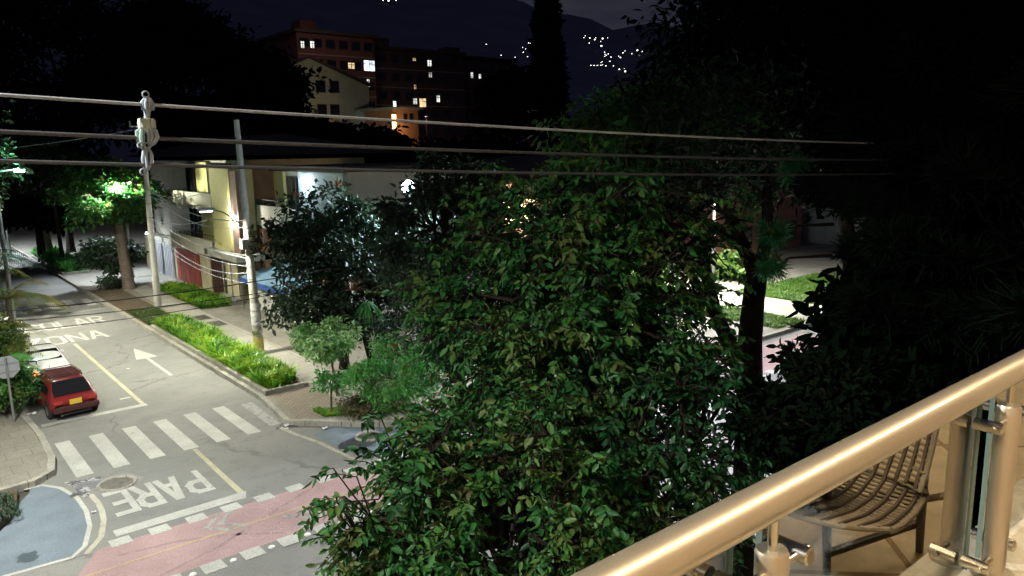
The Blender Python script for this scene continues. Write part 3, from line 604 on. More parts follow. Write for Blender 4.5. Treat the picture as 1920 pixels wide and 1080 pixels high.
# cypress
c = at(1026, 130, 80); r_ = np.random.default_rng(5)
e = empty('cypress_tree', (c[0], c[1], 0), 'tall narrow cypress silhouetted against the night sky', 'tree')
MB().tube([(c[0], c[1], 0), (c[0], c[1], 26)], [.35, .08], 8).build('trunk', BARK_D, e)
zz = r_.uniform(0, 1, 14000) ** .9; th = r_.uniform(0, 6.283, 14000); ra = (1 - zz) ** .65 * 2.1 * (1 + .18 * np.sin(zz * 45 + th * 2)) * r_.uniform(.55, 1.08, 14000)
PP = np.stack([c[0] + np.cos(th) * ra, c[1] + np.sin(th) * ra, 9 + zz * 18.6], 1)
link('crown', leaf_mesh('crown', PP, .7, LF_BLACK, .4, seed=5, droop=-1.2), e)

# strappy planting
def blades(name, n, region, h, mat_, seed, wid=.03, lean=.5, zb=.2, **t):
    r = np.random.default_rng(seed); V = []; n0 = 0; k = 0
    xy = region(r, n); a = r.uniform(0, 6.283, n); H = h * r.uniform(.6, 1.25, n) * (1 + .32 * np.sin(xy[:, 0] * 5.1 + xy[:, 1] * 3.3) * np.sin(xy[:, 1] * 4.7)); ln = lean * r.uniform(.3, 1.3, n)
    S_ = np.array([0, .35, .7, 1.0]); rows = []
    for s in S_:
        cx = xy[:, 0] + np.cos(a) * ln * H * s ** 1.6; cy = xy[:, 1] + np.sin(a) * ln * H * s ** 1.6; cz = zb + H * (s - .42 * s ** 3 * ln / lean * .8)
        wd = wid * (1 - s) ** .6 * (1 if s > 0 else .7) + .002; ox = -np.sin(a) * wd; oy = np.cos(a) * wd
        rows += [np.stack([cx - ox, cy - oy, cz], 1), np.stack([cx + ox, cy + oy, cz], 1)]
    V = np.stack(rows, 1).reshape(-1, 3); base = (np.arange(n) * 8)[:, None]
    F = np.concatenate([base + np.array([2 * i, 2 * i + 1, 2 * i + 3, 2 * i + 2]) for i in range(3)], 1).reshape(-1)
    me = bpy.data.meshes.new(name); me.vertices.add(n * 8); me.vertices.foreach_set('co', V.reshape(-1).astype(np.float32)); me.loops.add(n * 12); me.loops.foreach_set('vertex_index', F.astype(np.int32))
    me.polygons.add(n * 3); me.polygons.foreach_set('loop_start', (np.arange(n * 3) * 4).astype(np.int32)); me.polygons.foreach_set('loop_total', np.full(n * 3, 4, np.int32)); me.materials.append(mat_); me.update()
    return link(name, me, **t)
def rect(x0, x1, y0, y1, clump=0):
    def f(r, n):
        p = np.stack([r.uniform(x0, x1, n), r.uniform(y0, y1, n)], 1)
        if clump: c = np.stack([r.uniform(x0, x1, clump), r.uniform(y0, y1, clump)], 1); p = c[r.integers(0, clump, n)] + r.normal(size=(n, 2)) * .1; p[:, 0] = np.clip(p[:, 0], x0, x1); p[:, 1] = np.clip(p[:, 1], y0, y1)
        return p
    return f
def planter(x0, x1, y0, y1, label, h=.3):
    e = empty('planter_bed', ((x0 + x1) / 2, y0, .14), label, 'planter')
    b = MB(); b.span((x0, y0, .0), (x0 + .16, y1, h)); b.span((x1 - .14, y0, .1), (x1, y1, h - .02)); b.span((x0 + .16, y0, .0), (x1 - .14, y0 + .16, h)); b.span((x0 + .16, y1 - .14, .0), (x1 - .14, y1, h))
    b.build('rim', KERB, e, bevel=.02); MB().poly([(x0 + .15, y0 + .15), (x1 - .13, y0 + .15), (x1 - .13, y1 - .13), (x0 + .15, y1 - .13)], h - .07).build('soil', SOIL, e)
planter(9.1, 10.62, 24.0, 37.6, 'long concrete-rimmed bed of bright lily leaves between road and footpath')
blades('lily_planting', 11000, rect(9.3, 10.5, 24.25, 37.4, 230), .50, LF_LIME, 3, .036, .85, .22, label='bright green strappy lily leaves filling the long bed', cat='plants', kind='stuff')
planter(9.12, 10.85, 59.2, 72.5, 'raised bed with bluish shrubs round slim stems far up the street')
blades('shrub_planting', 6000, rect(9.3, 10.7, 59.5, 72.2, 200), .8, LF_MID, 4, .05, .8, .22, label='bluish green low planting in the far raised bed', cat='plants', kind='stuff')
S('flower_bed', MB().poly([(12.25, 40.2), (13.95, 40.2), (13.95, 49.2), (12.25, 49.2)], .15), SOIL)
blades('ground_cover', 7000, rect(12.3, 13.9, 40.3, 49.1, 300), .36, LF_LIME, 6, .03, .9, .15, label='low green ground cover before the yellow house', cat='plants', kind='stuff')
blades('verge_grass', 5000, rect(9.2, 10.6, 38.2, 42.5), .16, leaf_mat('grass', [(.04, .09, .02), (.07, .12, .025), (.1, .1, .04)]), 7, .012, .9, .15, label='thin grass and weeds on the bare verge round the first pole', cat='grass', kind='stuff')
blades('corner_grass', 5000, lambda r, n: np.array([9.6, 20.75]) + np.stack([(u := r.uniform(0, 1, n)) * 2.6, -u * 1.55 + r.uniform(0, 1, n) * .8], 1), .14, LF_LIME, 8, .012, .9, .145, label='rough grass on the corner island along the curved kerb', cat='grass', kind='stuff')
for i, L_ in enumerate(LAWNS):
    xs_ = [p[0] for p in L_]; ys_ = [p[1] for p in L_]
    blades('lawn_grass', 16000, rect(min(xs_), min(max(xs_), 44), min(ys_), max(ys_)), .16, leaf_mat('lawn_blade%d' % i, [(.05, .12, .015), (.08, .18, .02), (.12, .2, .03)]), 9 + i, .02, .8, .15, label=['lit lawn strip between the two paths at right', 'lit lawn corner beyond the forked trunk'][i], cat='grass', kind='stuff')
blades('island_weeds', 2500, rect(-.5, 1.6, 19.4, 21.0), .14, LF_DARK, 12, .012, .9, .12, label='dark weeds on the corner island beside the blue paint', cat='grass', kind='stuff')
def shrub(name, label, c, rad, n, leaf, lm, seed, shape=.45, grp=None):
    r = np.random.default_rng(seed); e = empty(name, (c[0], c[1], .14), label, 'shrub', grp); c = np.array(c, float); rad = np.array(rad, float); b = MB(); P = []
    for i in range(18):
        d = r.normal(size=3); d /= np.linalg.norm(d); d[2] = abs(d[2]) * .8 - .15; p = c + d * rad * r.uniform(.4, 1); b.tube([(c[0], c[1], .1), (np.array([c[0], c[1], .1]) + p) / 2 + (0, 0, .1), p], [.022, .014, .006], 5)
        P.append(p + r.normal(size=(n // 18, 3)) * rad * .28)
    P = np.concatenate(P); P[:, 2] = np.maximum(P[:, 2], .16)
    b.build('stems', BARK, e); link('leaves', leaf_mesh('leaves', P, leaf, lm, shape, seed=seed), e)
LF_BROWN = leaf_mat('dry_leaf', [(.05, .05, .02), (.09, .09, .03), (.13, .11, .04), (.14, .08, .03)], .6)
shrub('shrub', 'low brownish shrub on the corner island beside the thin young tree', (10.75, 20.1, .35), (.8, .6, .4), 3200, .09, LF_BROWN, 140)
shrub('shrub', 'small dark shrub at the foot of the lamp-lit tree', (10.3, 50.6, .5), (.8, .7, .55), 1800, .14, LF_DARK, 141)
shrub('shrub', 'lit green shrub beyond the forked trunk, on the lawn edge', (39.2, 26.4, .7), (2.2, 1.6, 1.2), 2600, .25, leaf_mat('lit_shrub', [(.06, .14, .02), (.1, .2, .03), (.14, .2, .05)]), 142)
shrub('shrub', 'lit yellow-green shrub seen through the leaves left of the forked trunk', (27.5, 25, 1.2), (3.0, 2.0, 1.5), 3200, .25, LF_LIME, 143)
shrub('shrub', 'lime green shrub glimpsed through a gap in the tree near the handrail', (15.0, 17.9, .9), (1.3, .5, .9), 2600, .16, LF_LIME, 144)
# palm-like plants at the left edge
def palm(label, base, h, nf, fl, lm, seed, trunk=.06, cat='palm'):
    r = np.random.default_rng(seed); e = empty('palm_plant', base, label, cat, 'palms at the left edge'); base = np.array(base, float); top = base + (0, 0, h)
    MB().tube([base, (base + top) / 2 + (.04, 0, 0), top], [trunk, trunk * .9, trunk * .8], 8).build('trunk', BARK, e, True)
    for i in range(nf):
        a = i * 2.4 + r.uniform(-.2, .2); el = r.uniform(.15, 1.1); L = fl * r.uniform(.8, 1.15); b = MB(); pts = []
        for s in np.linspace(0, 1, 9):
            pts.append(top + np.array([math.cos(a) * L * s * math.cos(el * .6), math.sin(a) * L * s * math.cos(el * .6), L * (math.sin(el) * s - .75 * s * s)]))
        b.tube(pts, [.014 * (1 - .8 * s) for s in np.linspace(0, 1, 9)], 4, False)
        for k_ in range(1, 30):
            s = k_ / 30; i0 = min(int(s * 8), 7); f = s * 8 - i0; p = pts[i0] * (1 - f) + pts[i0 + 1] * f; t = pts[i0 + 1] - pts[i0]; t = t / np.linalg.norm(t); sd = np.cross(t, (0, 0, 1)); sd /= np.linalg.norm(sd) + 1e-9
            for sg in (-1, 1):
                ll = L * .34 * math.sin(math.pi * min(1, s * .85 + .12)); q = p + (sd * sg * .9 + t * .5 - np.array([0, 0, .35])) * ll; wv = t * .018
                b.add([p - wv, p + wv, q], [(0, 1, 2)])
        b.build('frond', lm, e)
palm('young palm with yellowing fronds hanging over the silver car', (2.35, 30.0, .14), 2.1, 14, 1.7, LF_FROND, 1)
palm('palm with broad olive fronds at the far left edge', tuple(on_y(12, 560, 30.5)[:2]) + (.14,), float(on_y(12, 560, 30.5)[2]) - .14, 15, 1.9, LF_FROND, 9)
palm('green palm behind the back of the stop sign', (2.2, 28.0, .14), 1.5, 14, 1.3, LF_MID, 2)
palm('slim tall palm by the left pavement near the far crossing', (2.45, 35.5, .14), 3.9, 14, 1.9, LF_FROND, 3, .07)
palm('dark tall palm at the left edge of the view', (2.3, 32.0, .14), 4.2, 15, 2.1, LF_DARK, 4, .08)
shrub('shrub', 'dense yellow-green shrub hiding the left side of the silver car', on_y(-2, 655, 29.6), (.65, 1.0, .9), 6500, .12, LF_OLIVE, 150)
shrub('shrub', 'dark green shrub beside the stop sign post', on_y(25, 730, 27.9), (.7, .8, .8), 4200, .13, LF_NEAR, 151)
shrub('shrub', 'brownish green shrub on the left pavement by the parked white car', (2.6, 35.0, 1.2), (.9, 2.0, 1.1), 3600, .16, LF_FROND, 152)
# bromeliads and ferns growing on the dark trees
BROM = leaf_mat('bromeliad_leaf', [(.10, .07, .03), (.22, .11, .05), (.30, .13, .07), (.18, .14, .05)], .5)
def bromel(label, px, py, D, R, n, lm, seed, droop=0., name='bromeliad'):
    c = at(px, py, D); r = np.random.default_rng(seed); b = MB()
    for i in range(n):
        a = r.uniform(0, 6.28); el = r.uniform(.1, 1.35); pts = []
        L = R * r.uniform(.75, 1.1)
        for s in np.linspace(0, 1, 6): pts.append(c + np.array([math.cos(a) * math.cos(el) * L * s, math.sin(a) * math.cos(el) * L * s, L * (math.sin(el) * s - (.25 + droop) * s * s)]))
        sd = np.array([-math.sin(a), math.cos(a), 0]); vs = []
        for j, p in enumerate(pts): wd = R * .055 * (1 - j / 5.2); vs += [p - sd * wd, p + sd * wd]
        b.add(vs, [(2 * j, 2 * j + 1, 2 * j + 3, 2 * j + 2) for j in range(5)])
    b.build(name, lm, label=label, cat=name, group='air plants on the dark trees')
bromel('orange spiky bromeliad in the middle of the dark low crown', 663, 545, 23.6, .62, 34, BROM, 1)
bromel('reddish bromeliad lower down the dark trees, left of the broad middle tree', 738, 655, 22.8, .5, 28, BROM, 2)
bromel('spiky bromeliad standing on top of the flat dense crown', 558, 375, 24.8, .5, 30, BROM, 3)
bromel('dull red bromeliad at the tip of the crown next to the second pole', 490, 465, 25.2, .42, 24, BROM, 4)
bromel('green hanging fern with shining strands under the orange bromeliad', 690, 572, 23.4, .6, 110, LF_MID, 5, 1.0, 'fern')
bromel('faint brown bromeliad high in the dark crown below the cool lamp', 632, 350, 24.6, .5, 22, BROM, 6)

# ------------------------------------------------------------------ poles, cables
def pole(name, base, top, r0, r1, label):
    e = empty(name, base, label, 'utility pole', 'concrete utility poles')
    MB().tube([base, top], [r0, r1], 14).build('shaft', CONC, e, True); return e
e = pole('utility_pole', (10.7, 42.3, .14), (10.78, 42.3, 9.9), .19, .10, 'concrete utility pole on the bare verge, the farther one')
MB().tube([(10.2, 42.3, 9.5), (11.3, 42.3, 9.5)], .04, 6).build('crossarm', GREYM, e)
for dx in (-.5, .5): MB().tube([(10.75 + dx, 42.3, 9.5), (10.75 + dx, 42.3, 9.75)], [.05, .03], 8).build('insulator', PORC, e, True)
b = MB()
for zz_ in (6.3, 5.6, 4.9): b.ring((10.75, 42.3, zz_), .15, .015, (0, 0, 1), 12, 4)
b.build('band', STEEL2, e)
e = pole('utility_pole', (11.04, 29.42, .14), (10.86, 29.42, 9.3), .19, .105, 'concrete utility pole with lamp arm and yellow foot beside the lily bed')
MB().tube([(11.04, 29.42, .14), (11.04, 29.42, .85)], .2, 14).build('yellow_band', mat('yellow_paint', (.5, .4, .06), .6, noise=(.3, .26, .1)), e, True)
MB().tube([(11.035, 29.42, 1.0), (11.03, 29.42, 1.14)], .215, 14).build('steel_band', STEEL2, e, True)
PST = mat('torn_paper', (.6, .6, .58), .8, noise=(.3, .3, .28), nscale=9)
b = MB()
for zz_, a_ in ((1.75, -2.2), (2.1, -1.9), (1.5, -1.6)): b.tube([(11.02, 29.42, zz_ - .15), (11.02, 29.42, zz_ + .15)], .196, 14, False)
b.build('poster', PST, e, True)
MB().tube([(10.95, 29.42, 5.15), (10.6, 29.42, 5.45), (10.1, 29.42, 5.85), (9.6, 29.42, 6.02)], .03, 8).build('lamp_arm', STEEL2, e, True)
MB().box((9.45, 29.42, 6.0), (.62, .24, .12)).build('lamp_head', GREYM, e, bevel=.04)
MB().box((9.45, 29.42, 5.93), (.42, .17, .02)).build('lens', GLOWW, e)
spot('pole_street_light', (9.45, 29.42, 5.86), 1900, WARMW, 160, .6)
MB().box((10.75, 29.3, 4.6), (.3, .3, .4)).build('junction_box', GREYM, e, bevel=.02)
b = MB()
for zz_ in (5.2, 4.7, 4.2, 3.7, 3.2): b.tube([(10.78, 29.25, zz_), (11.15, 29.25, zz_)], .012, 5)
b.build('steps', STEEL2, e)
def cable(a, c, sag, r, m_, label, group, name='power_line', n=24):
    a = np.array(a, float); c = np.array(c, float)
    MB().tube([a + (c - a) * t - np.array([0, 0, sag * 4 * t * (1 - t)]) for t in np.linspace(0, 1, n)], r, 6).build(name, m_, smooth=True, label=label, cat='cable', group=group)
GW = 'three heavy lines crossing the view'
def heavy(p, r, m_, label, sag):
    (x1, y1), (x2, y2) = p; a = on_y(x1, y1, 4.0); c = on_y(x2, y2, 4.0); d = (c - a) / (c[0] - a[0])
    xs_ = np.linspace(-14, 26, 60); pts = [a + d * (x - a[0]) + np.array([0, 0, .0018 * ((x - a[0]) * (x - c[0]))]) for x in xs_]
    MB().tube(pts, r, 7).build('power_line', m_, smooth=True, label=label, cat='cable', group=GW)
heavy(((0, 178), (1380, 260)), .0085, WIREW, 'uppermost pale cable carrying the grey spacer, brightest of the three heavy lines', 0)
heavy(((0, 247), (1250, 294)), .0105, WIRED, 'middle dark heavy line, just above the ringed clamps', 0)
heavy(((0, 302), (1200, 327)), .0095, WIRED, 'lowest dark heavy line, passing the bottom ring', 0)
# spacer with ringed clamps
p0 = on_y(275, 196, 4.0)
e = empty('cable_spacer', p0, 'grey plastic spacer with ringed clamps hanging from the pale cable', 'cable spacer')
def q(px, py, dy=0): return on_y(px, py, 4.0 + dy)
b = MB()
for (px_, py_) in ((273, 177), (277, 273), (269, 322), (263, 272)):
    pc = q(px_, py_, -.03); b2 = MB().ring(pc, .0135 if px_ != 263 else .010, .0042, (.1, 1, .05), 16, 8)
    b2.build('ring', PORC, e, True)
b.tube([q(273, 183), q(267, 192), q(268, 203), q(277, 206), q(286, 203), q(287, 196), q(281, 186), q(274, 182)], [.008, .010, .011, .012, .011, .010, .009, .007], 8)
b.tube([q(275, 184, -.02), q(273, 195, -.025), q(274, 205, -.02)], [.006, .008, .006], 8); b.tube([q(279, 185, -.02), q(281, 196, -.025), q(279, 205, -.02)], [.006, .008, .006], 8)
b.build('cable_clamp', PORC, e, True)
MB().tube([q(275, 204), q(276, 212), q(275, 225), q(275, 236)], [.024, .015, .013, .02], 10).build('neck', PORC, e, True)
b = MB(); b.box(q(275, 232), (.075, .045, .05)); b.box(q(268, 231, -.01), (.02, .05, .045)); b.box(q(284, 232, -.01), (.02, .05, .05)); b.box(q(276, 240), (.05, .05, .05))
b.build('yoke', mat('yoke_polymer', (.36, .38, .34), .45, noise=(.28, .3, .27), nscale=25), e, bevel=.008)
b = MB()
b.tube([q(280, 240), q(291, 247), q(294, 258), q(288, 268), q(279, 274)], [.014, .015, .014, .012, .008], 8)
b.tube([q(277, 242, -.02), q(279, 256, -.02), q(279, 270, -.02)], [.010, .009, .008], 8); b.tube([q(283, 244, -.02), q(286, 257, -.02), q(282, 268, -.02)], [.007, .008, .006], 8)
b.build('right_clamp', PORC, e, True)
b = MB()
b.tube([q(268, 240), q(258, 248), q(259, 262), q(262, 275), q(270, 278)], [.012, .013, .013, .012, .007], 8); b.tube([q(266, 242, -.02), q(266, 258, -.02), q(268, 274, -.02)], [.010, .014, .010], 8)
b.build('left_clamp', mat('green_polymer', (.16, .24, .22), .5), e, True)
b = MB()
b.tube([q(275, 276), q(270, 285), q(267, 298), q(270, 312), q(276, 318)], [.009, .009, .007, .008, .006], 8); b.tube([q(276, 276), q(283, 288), q(284, 303), q(277, 317), q(271, 321)], [.009, .010, .010, .009, .006], 8)
b.tube([q(274, 280, -.02), q(275, 298, -.02), q(276, 314, -.02)], [.008, .007, .006], 8)
b.build('bottom_clamp', PORC, e, True)
# thin service lines
GS = 'thin service lines over the main street'
pA = (10.75, 42.3, 0); pB = (10.95, 29.42, 0)
n_ = 0
for zz_, sg, r_ in ((6.4, .5, .022), (6.15, .65, .018), (4.9, .35, .02), (4.6, .5, .016), (4.35, .75, .016), (3.9, .5, .014)):
    n_ += 1; cable((10.78, 42.3, zz_), (10.95, 29.42, zz_ - .9), sg, r_, WIREW, 'thin pale service line sagging between the two concrete poles', GS, 'service_line')
for zz_, yy in ((6.2, 44.2), (6.0, 47.0), (4.8, 43.4)):
    cable((10.78, 42.3, zz_), (13.95, yy, zz_ - .3), .25, .014, WIREW, 'thin service line from the farther pole to the yellow house', 'house drop lines', 'service_line')
for i, (p, q_) in enumerate(((((0, 577), (480, 520))), ((0, 597), (480, 543)), ((0, 618), (430, 560)))):
    a = at(*p, 13.5); c = at(*q_, 15.5); d = c - a
    cable(a - d * .25, c + d * .35, .12, .011 if i == 0 else .008, BLACK, ['thick black low line across the far crossing', 'middle thin black low line across the far crossing', 'lowest thin black line across the school zone lettering'][i], 'black low lines', 'service_line')
cable((-4, 60, 8.5), (10.78, 42.3, 9.4), .6, .02, WIREW, 'pale line coming in from the left to the farther pole top', GS, 'service_line')

# stop sign seen from behind
e = empty('stop_sign', (2.38, 26.8, .14), 'back of an octagonal road sign on a slim post at the left pavement', 'road sign')
MB().tube([(2.38, 26.8, .1), (2.38, 26.83, 2.15)], .032, 10).build('post', GREYM, e, True)
MET = mat('bare_sign_metal', (.36, .38, .40), .45, .5, noise=(.28, .3, .32), nscale=6)
oc = []
for sy in (26.86, 26.872): oc += [(2.38 + .36 * math.cos(math.pi / 8 + k_ * math.pi / 4), sy, 1.84 + .36 * math.sin(math.pi / 8 + k_ * math.pi / 4)) for k_ in range(8)]
MB().add(oc, [tuple(range(8)), tuple(range(15, 7, -1))] + [(k_, (k_ + 1) % 8, 8 + (k_ + 1) % 8, 8 + k_) for k_ in range(8)]).build('sign_plate', MET, e)
b = MB(); b.box((2.38, 26.845, 1.95), (.6, .02, .04)); b.box((2.38, 26.845, 1.7), (.6, .02, .04)); b.build('bracket', GREYM, e)

# ------------------------------------------------------------------ cars
RED = mat('red_car_paint', (.17, .012, .012), .35, coat=.7, noise=(.14, .010, .010), nscale=3)
SILV = mat('silver_car_paint', (.62, .62, .62), .35, .1, coat=.6)
WHITEP = mat('white_car_paint', (.62, .62, .62), .35, coat=.5)
CGL = mat('car_glass', (.012, .012, .014), .06, spec=.8)
TYRE = mat('tyre_rubber', (.018, .018, .018), .8); RIM = mat('wheel_rim', (.4, .4, .4), .35, .9)
TAILR = mat('tail_light', (.35, .03, .02), .25, coat=.5); TAILON = mat('tail_light_lit', (.6, .2, .08), .3, emit=(1, .25, .06), estr=1.6)
PLATE = mat('yellow_plate', (.62, .42, .04), .5); CHROME = mat('chrome', (.7, .7, .7), .15, 1); BUMP = mat('dark_bumper', (.05, .012, .012), .6); BLKP = mat('black_plastic', (.02, .02, .022), .55)
def smooth_interp(x, xs_, ys_): return float(np.interp(x, xs_, ys_))
def car(name, label, loc, rz, L, W, H, paint, kind='hatch', lit=False):
    """body lofted front (+y) to rear (-y), dark glass set proud, wheels, lights; origin at the rear bumper centre on the ground"""
    e = empty(name, (loc[0], loc[1], 0), label, 'car', 'cars parked along the left kerb', rz=rz)
    belt = H * .62
    if kind == 'hatch':
        Y = [0, .03, .10, .22, .45, .8, 1.4, 2.0, 2.35, 2.75, 3.1, 3.5, 3.8, 3.94, 4.0]
        top = [.42, .50, .53, .60, .78, .985, 1.0, .99, .95, .76, .64, .60, .55, .46, .36]
    else:
        Y = [0, .03, .12, .45, .8, 1.1, 1.6, 2.0, 2.5, 2.8, 3.2, 3.6, 3.85, 3.95, 4.0]
        top = [.45, .60, .67, .69, .71, .88, .99, 1.0, .985, .88, .67, .62, .56, .46, .36]
    Y = [y * L / 4 for y in Y]; top = [t * H for t in top]; hw = W / 2
    def section(y, tz):
        f = min(1, .86 + 3.0 * min(y, L - y) / L) ; wv = hw * f; bz = .2 if .15 < y < L - .15 else .26
        bt = min(belt, tz - .02); tr = wv - max(0, tz - belt) * .36 - .03
        cz = tz
        return [(0, bz), (wv * .9, bz), (wv, bz + .12), (wv * 1.005, bz + (bt - bz) * .55), (wv * .985, bt - .02), (wv * .95 if tz > belt + .05 else wv * .93, bt + .005), (tr if tz > belt + .05 else wv * .85, max(bt + .012, cz - .045)), (tr * .86 if tz > belt + .05 else wv * .7, cz - .008), (0, cz + .01)]
    V = []; F = []; n = 9; rows = []
    for y, tz in zip(Y, top):
        s_ = section(y, tz); row = [(x, y, z) for x, z in s_] + [(-x, y, z) for x, z in s_[-2:0:-1]]
        rows.append(row); V += row
    R_ = len(rows[0])
    for i in range(len(rows) - 1):
        for k_ in range(R_): F.append((i * R_ + k_, i * R_ + (k_ + 1) % R_, (i + 1) * R_ + (k_ + 1) % R_, (i + 1) * R_ + k_))
    F.append(tuple(range(R_))); F.append(tuple((len(rows) - 1) * R_ + k_ for k_ in range(R_))[::-1])
    V = [(x, y, z) for x, y, z in V]
    bo = MB().add(V, F).build('body', paint, e, True, local=True)
    for md in list(bo.modifiers): bo.modifiers.remove(md)
    ms = bo.modifiers.new('s', 'SUBSURF'); ms.levels = 2; ms.render_levels = 2
    Yi = np.array(Y); Ti = np.array(top)
    def tz(y): return float(np.interp(y, Yi, Ti))
    def sidex(y, z): f = min(1, .86 + 3.0 * min(y, L - y) / L); return hw * f * .95 - max(0, z - belt) * .36 + .008
    # rear glass, windscreen
    def glass(ya, yb, inset, nm, off=.016):
        b = MB(); vs = []; N_ = 5; d = 1 if yb > ya else -1
        za, zb = tz(ya), tz(yb); nrm = Vector((0, -(zb - za) * d, (yb - ya) * d)).normalized()
        for j in range(N_):
            t = j / (N_ - 1); y = ya + (yb - ya) * t; z = za + (zb - za) * t
            wv = min(hw * .80, (hw - max(0, z - belt) * .36 - .03) * .90) - inset
            for x in (-1, -.5, 0, .5, 1): vs.append((x * wv, y + nrm.y * off, z + nrm.z * (off + .012 * (1 - x * x))))
        b.add(vs, [(j * 5 + k_, j * 5 + k_ + 1, j * 5 + 5 + k_ + 1, j * 5 + 5 + k_) for j in range(N_ - 1) for k_ in range(4)]); b.build(nm, CGL, e, True, local=True)
    if kind == 'hatch': glass(.25 * L / 4, .74 * L / 4, .02, 'rear_window', .02); glass(2.74 * L / 4, 2.40 * L / 4, .02, 'windscreen')
    else: glass(.86 * L / 4, 1.5 * L / 4, .02, 'rear_window', .014); glass(3.1 * L / 4, 2.56 * L / 4, .02, 'windscreen')
    y0, y1 = (.62, 2.62) if kind == 'hatch' else (1.05, 2.9)
    for sx in (-1, 1):
        for (a_, b_) in ((y0, (y0 + y1) / 2 - .05), ((y0 + y1) / 2 + .03, y1)):
            a_ *= L / 4; b_ *= L / 4; vs = []
            za = min(tz(a_), H * .985) - .1; zb = min(tz(b_), H * .985) - .1
            vs = [(sx * sidex(a_, belt + .03), a_, belt + .035), (sx * sidex(b_, belt + .03), b_, belt + .035), (sx * sidex(b_ , zb), b_, max(zb, belt + .06)), (sx * sidex(a_, za), a_, max(za, belt + .06))]
            MB().add(vs, [(0, 1, 2, 3)]).build('side_window', CGL, e, local=True)
        wz = .30
        for wy in (.62, 3.25):
            wy *= L / 4; t = MB(); xo = sx * (hw - .10)
            t.tube([(xo - sx * .09, wy, wz), (xo - sx * .07, wy, wz), (xo + sx * .09, wy, wz), (xo + sx * .105, wy, wz)], [.24, wz - .003, wz - .003, .24], 22); w_ = t.build('wheel', TYRE, e, True, local=True)
            rb = MB().tube([(xo + sx * .10, wy, wz), (xo + sx * .115, wy, wz)], [.19, .16], 16); o = rb.build('rim', RIM, w_, True, local=True); o.matrix_parent_inverse = Matrix.Identity(4)
            # wheel arch
            MB().tube([(sx * (hw - .06), wy, wz + .02), (sx * (hw + .003), wy, wz + .02)], .355, 22).build('wheel_arch', BLKP, e, True, local=True)
        MB().box((sx * (hw + .06), 2.55 * L / 4, belt + .06), (.14, .09, .10)).build('mirror', paint, e, bevel=.02, local=True)
        tx = sx * (hw * .70)
        if kind == 'hatch': tl = MB().box((tx, .0, H * .49), (.30, .07, .13))
        else: tl = MB().box((tx, .03, H * .54), (.36, .14, .17), rz=sx * .15)
        tl.build('tail_light', TAILON if lit and sx < 0 else TAILR, e, bevel=.02, local=True)
        MB().box((sx * hw * .72, L - .06, .62), (.34, .1, .13)).build('headlight', mat('headlight_glass', (.6, .6, .62), .15) if 'headlight_glass' not in bpy.data.materials else bpy.data.materials['headlight_glass'], e, bevel=.02, local=True)
    MB().box((0, -.03, .40), (W * .95, .14, .2)).build('rear_bumper', BUMP if kind == 'hatch' else paint, e, bevel=.035, local=True)
    MB().box((0, L + .0, .40), (W * .93, .12, .2)).build('front_bumper', BUMP if kind == 'hatch' else paint, e, bevel=.035, local=True)
    MB().box((0, -.028 if kind == 'hatch' else -.01, H * .47), (.40, .02, .19)).build('licence_plate', PLATE, e, bevel=.004, local=True)
    MB().box((0, -.11, .24), (W * .6, .02, .04)).build('bumper_trim', BLKP, e, local=True)
    if kind == 'hatch':
        b = MB(); zr = H + .07
        for x in (-.52, .52): b.tube([(x, .85, H + .0), (x, .85, zr), (x, 2.1, zr), (x, 2.1, H - .02)], .026, 6); b.tube([(x, .85, zr + .07), (x, 2.1, zr + .07)], .015, 6)
        for y in np.linspace(.85, 2.1, 7): b.tube([(-.52, y, zr), (.52, y, zr)], .026, 6)
        for x in (-.26, 0, .26): b.tube([(x, .85, zr + .005), (x, 2.1, zr + .005)], .011, 6)
        for y in (.85, 2.1): b.tube([(-.52, y, zr + .07), (.52, y, zr + .07)], .015, 6)
        b.build('roof_rack', mat('rack_paint', (.07, .012, .012), .5), e, True, local=True)
        MB().box((0, .30, H * .585), (W * .66, .03, .02)).build('window_trim', BLKP, e, local=True)
        b = MB()
        for x in (-.58, .58): b.tube([(x, -.002, .5), (x * .99, .10, .70), (x * .97, .24, H * .60)], .008, 5)
        b.tube([(-.58, -.012, .515), (.58, -.012, .515)], .008, 5); b.build('hatch_seam', BLKP, e, local=True)
        MB().tube([(-.5, -.1, .2), (-.5, .1, .2)], .03, 8).build('exhaust', CHROME, e, local=True)
    else:
        MB().box((0, .02, H * .60), (.55, .03, .035)).build('chrome_strip', CHROME, e, bevel=.005, local=True)
    e.scale = (.86, .86, .86)
    return e
car('parked_hatchback', 'red hatchback with a roof rack and yellow plate parked nearest the striped crossing', (4.0, 26.4), .09, 3.8, 1.60, 1.34, RED)
car('parked_sedan', 'silver sedan with one glowing tail light parked in front of the red hatchback', (3.92, 30.3), .0, 4.3, 1.68, 1.40, SILV, 'sedan', True)
car('parked_sedan', 'white car half hidden by palms, farthest of the parked row', (3.5, 37.2), .0, 4.4, 1.70, 1.42, WHITEP, 'sedan')

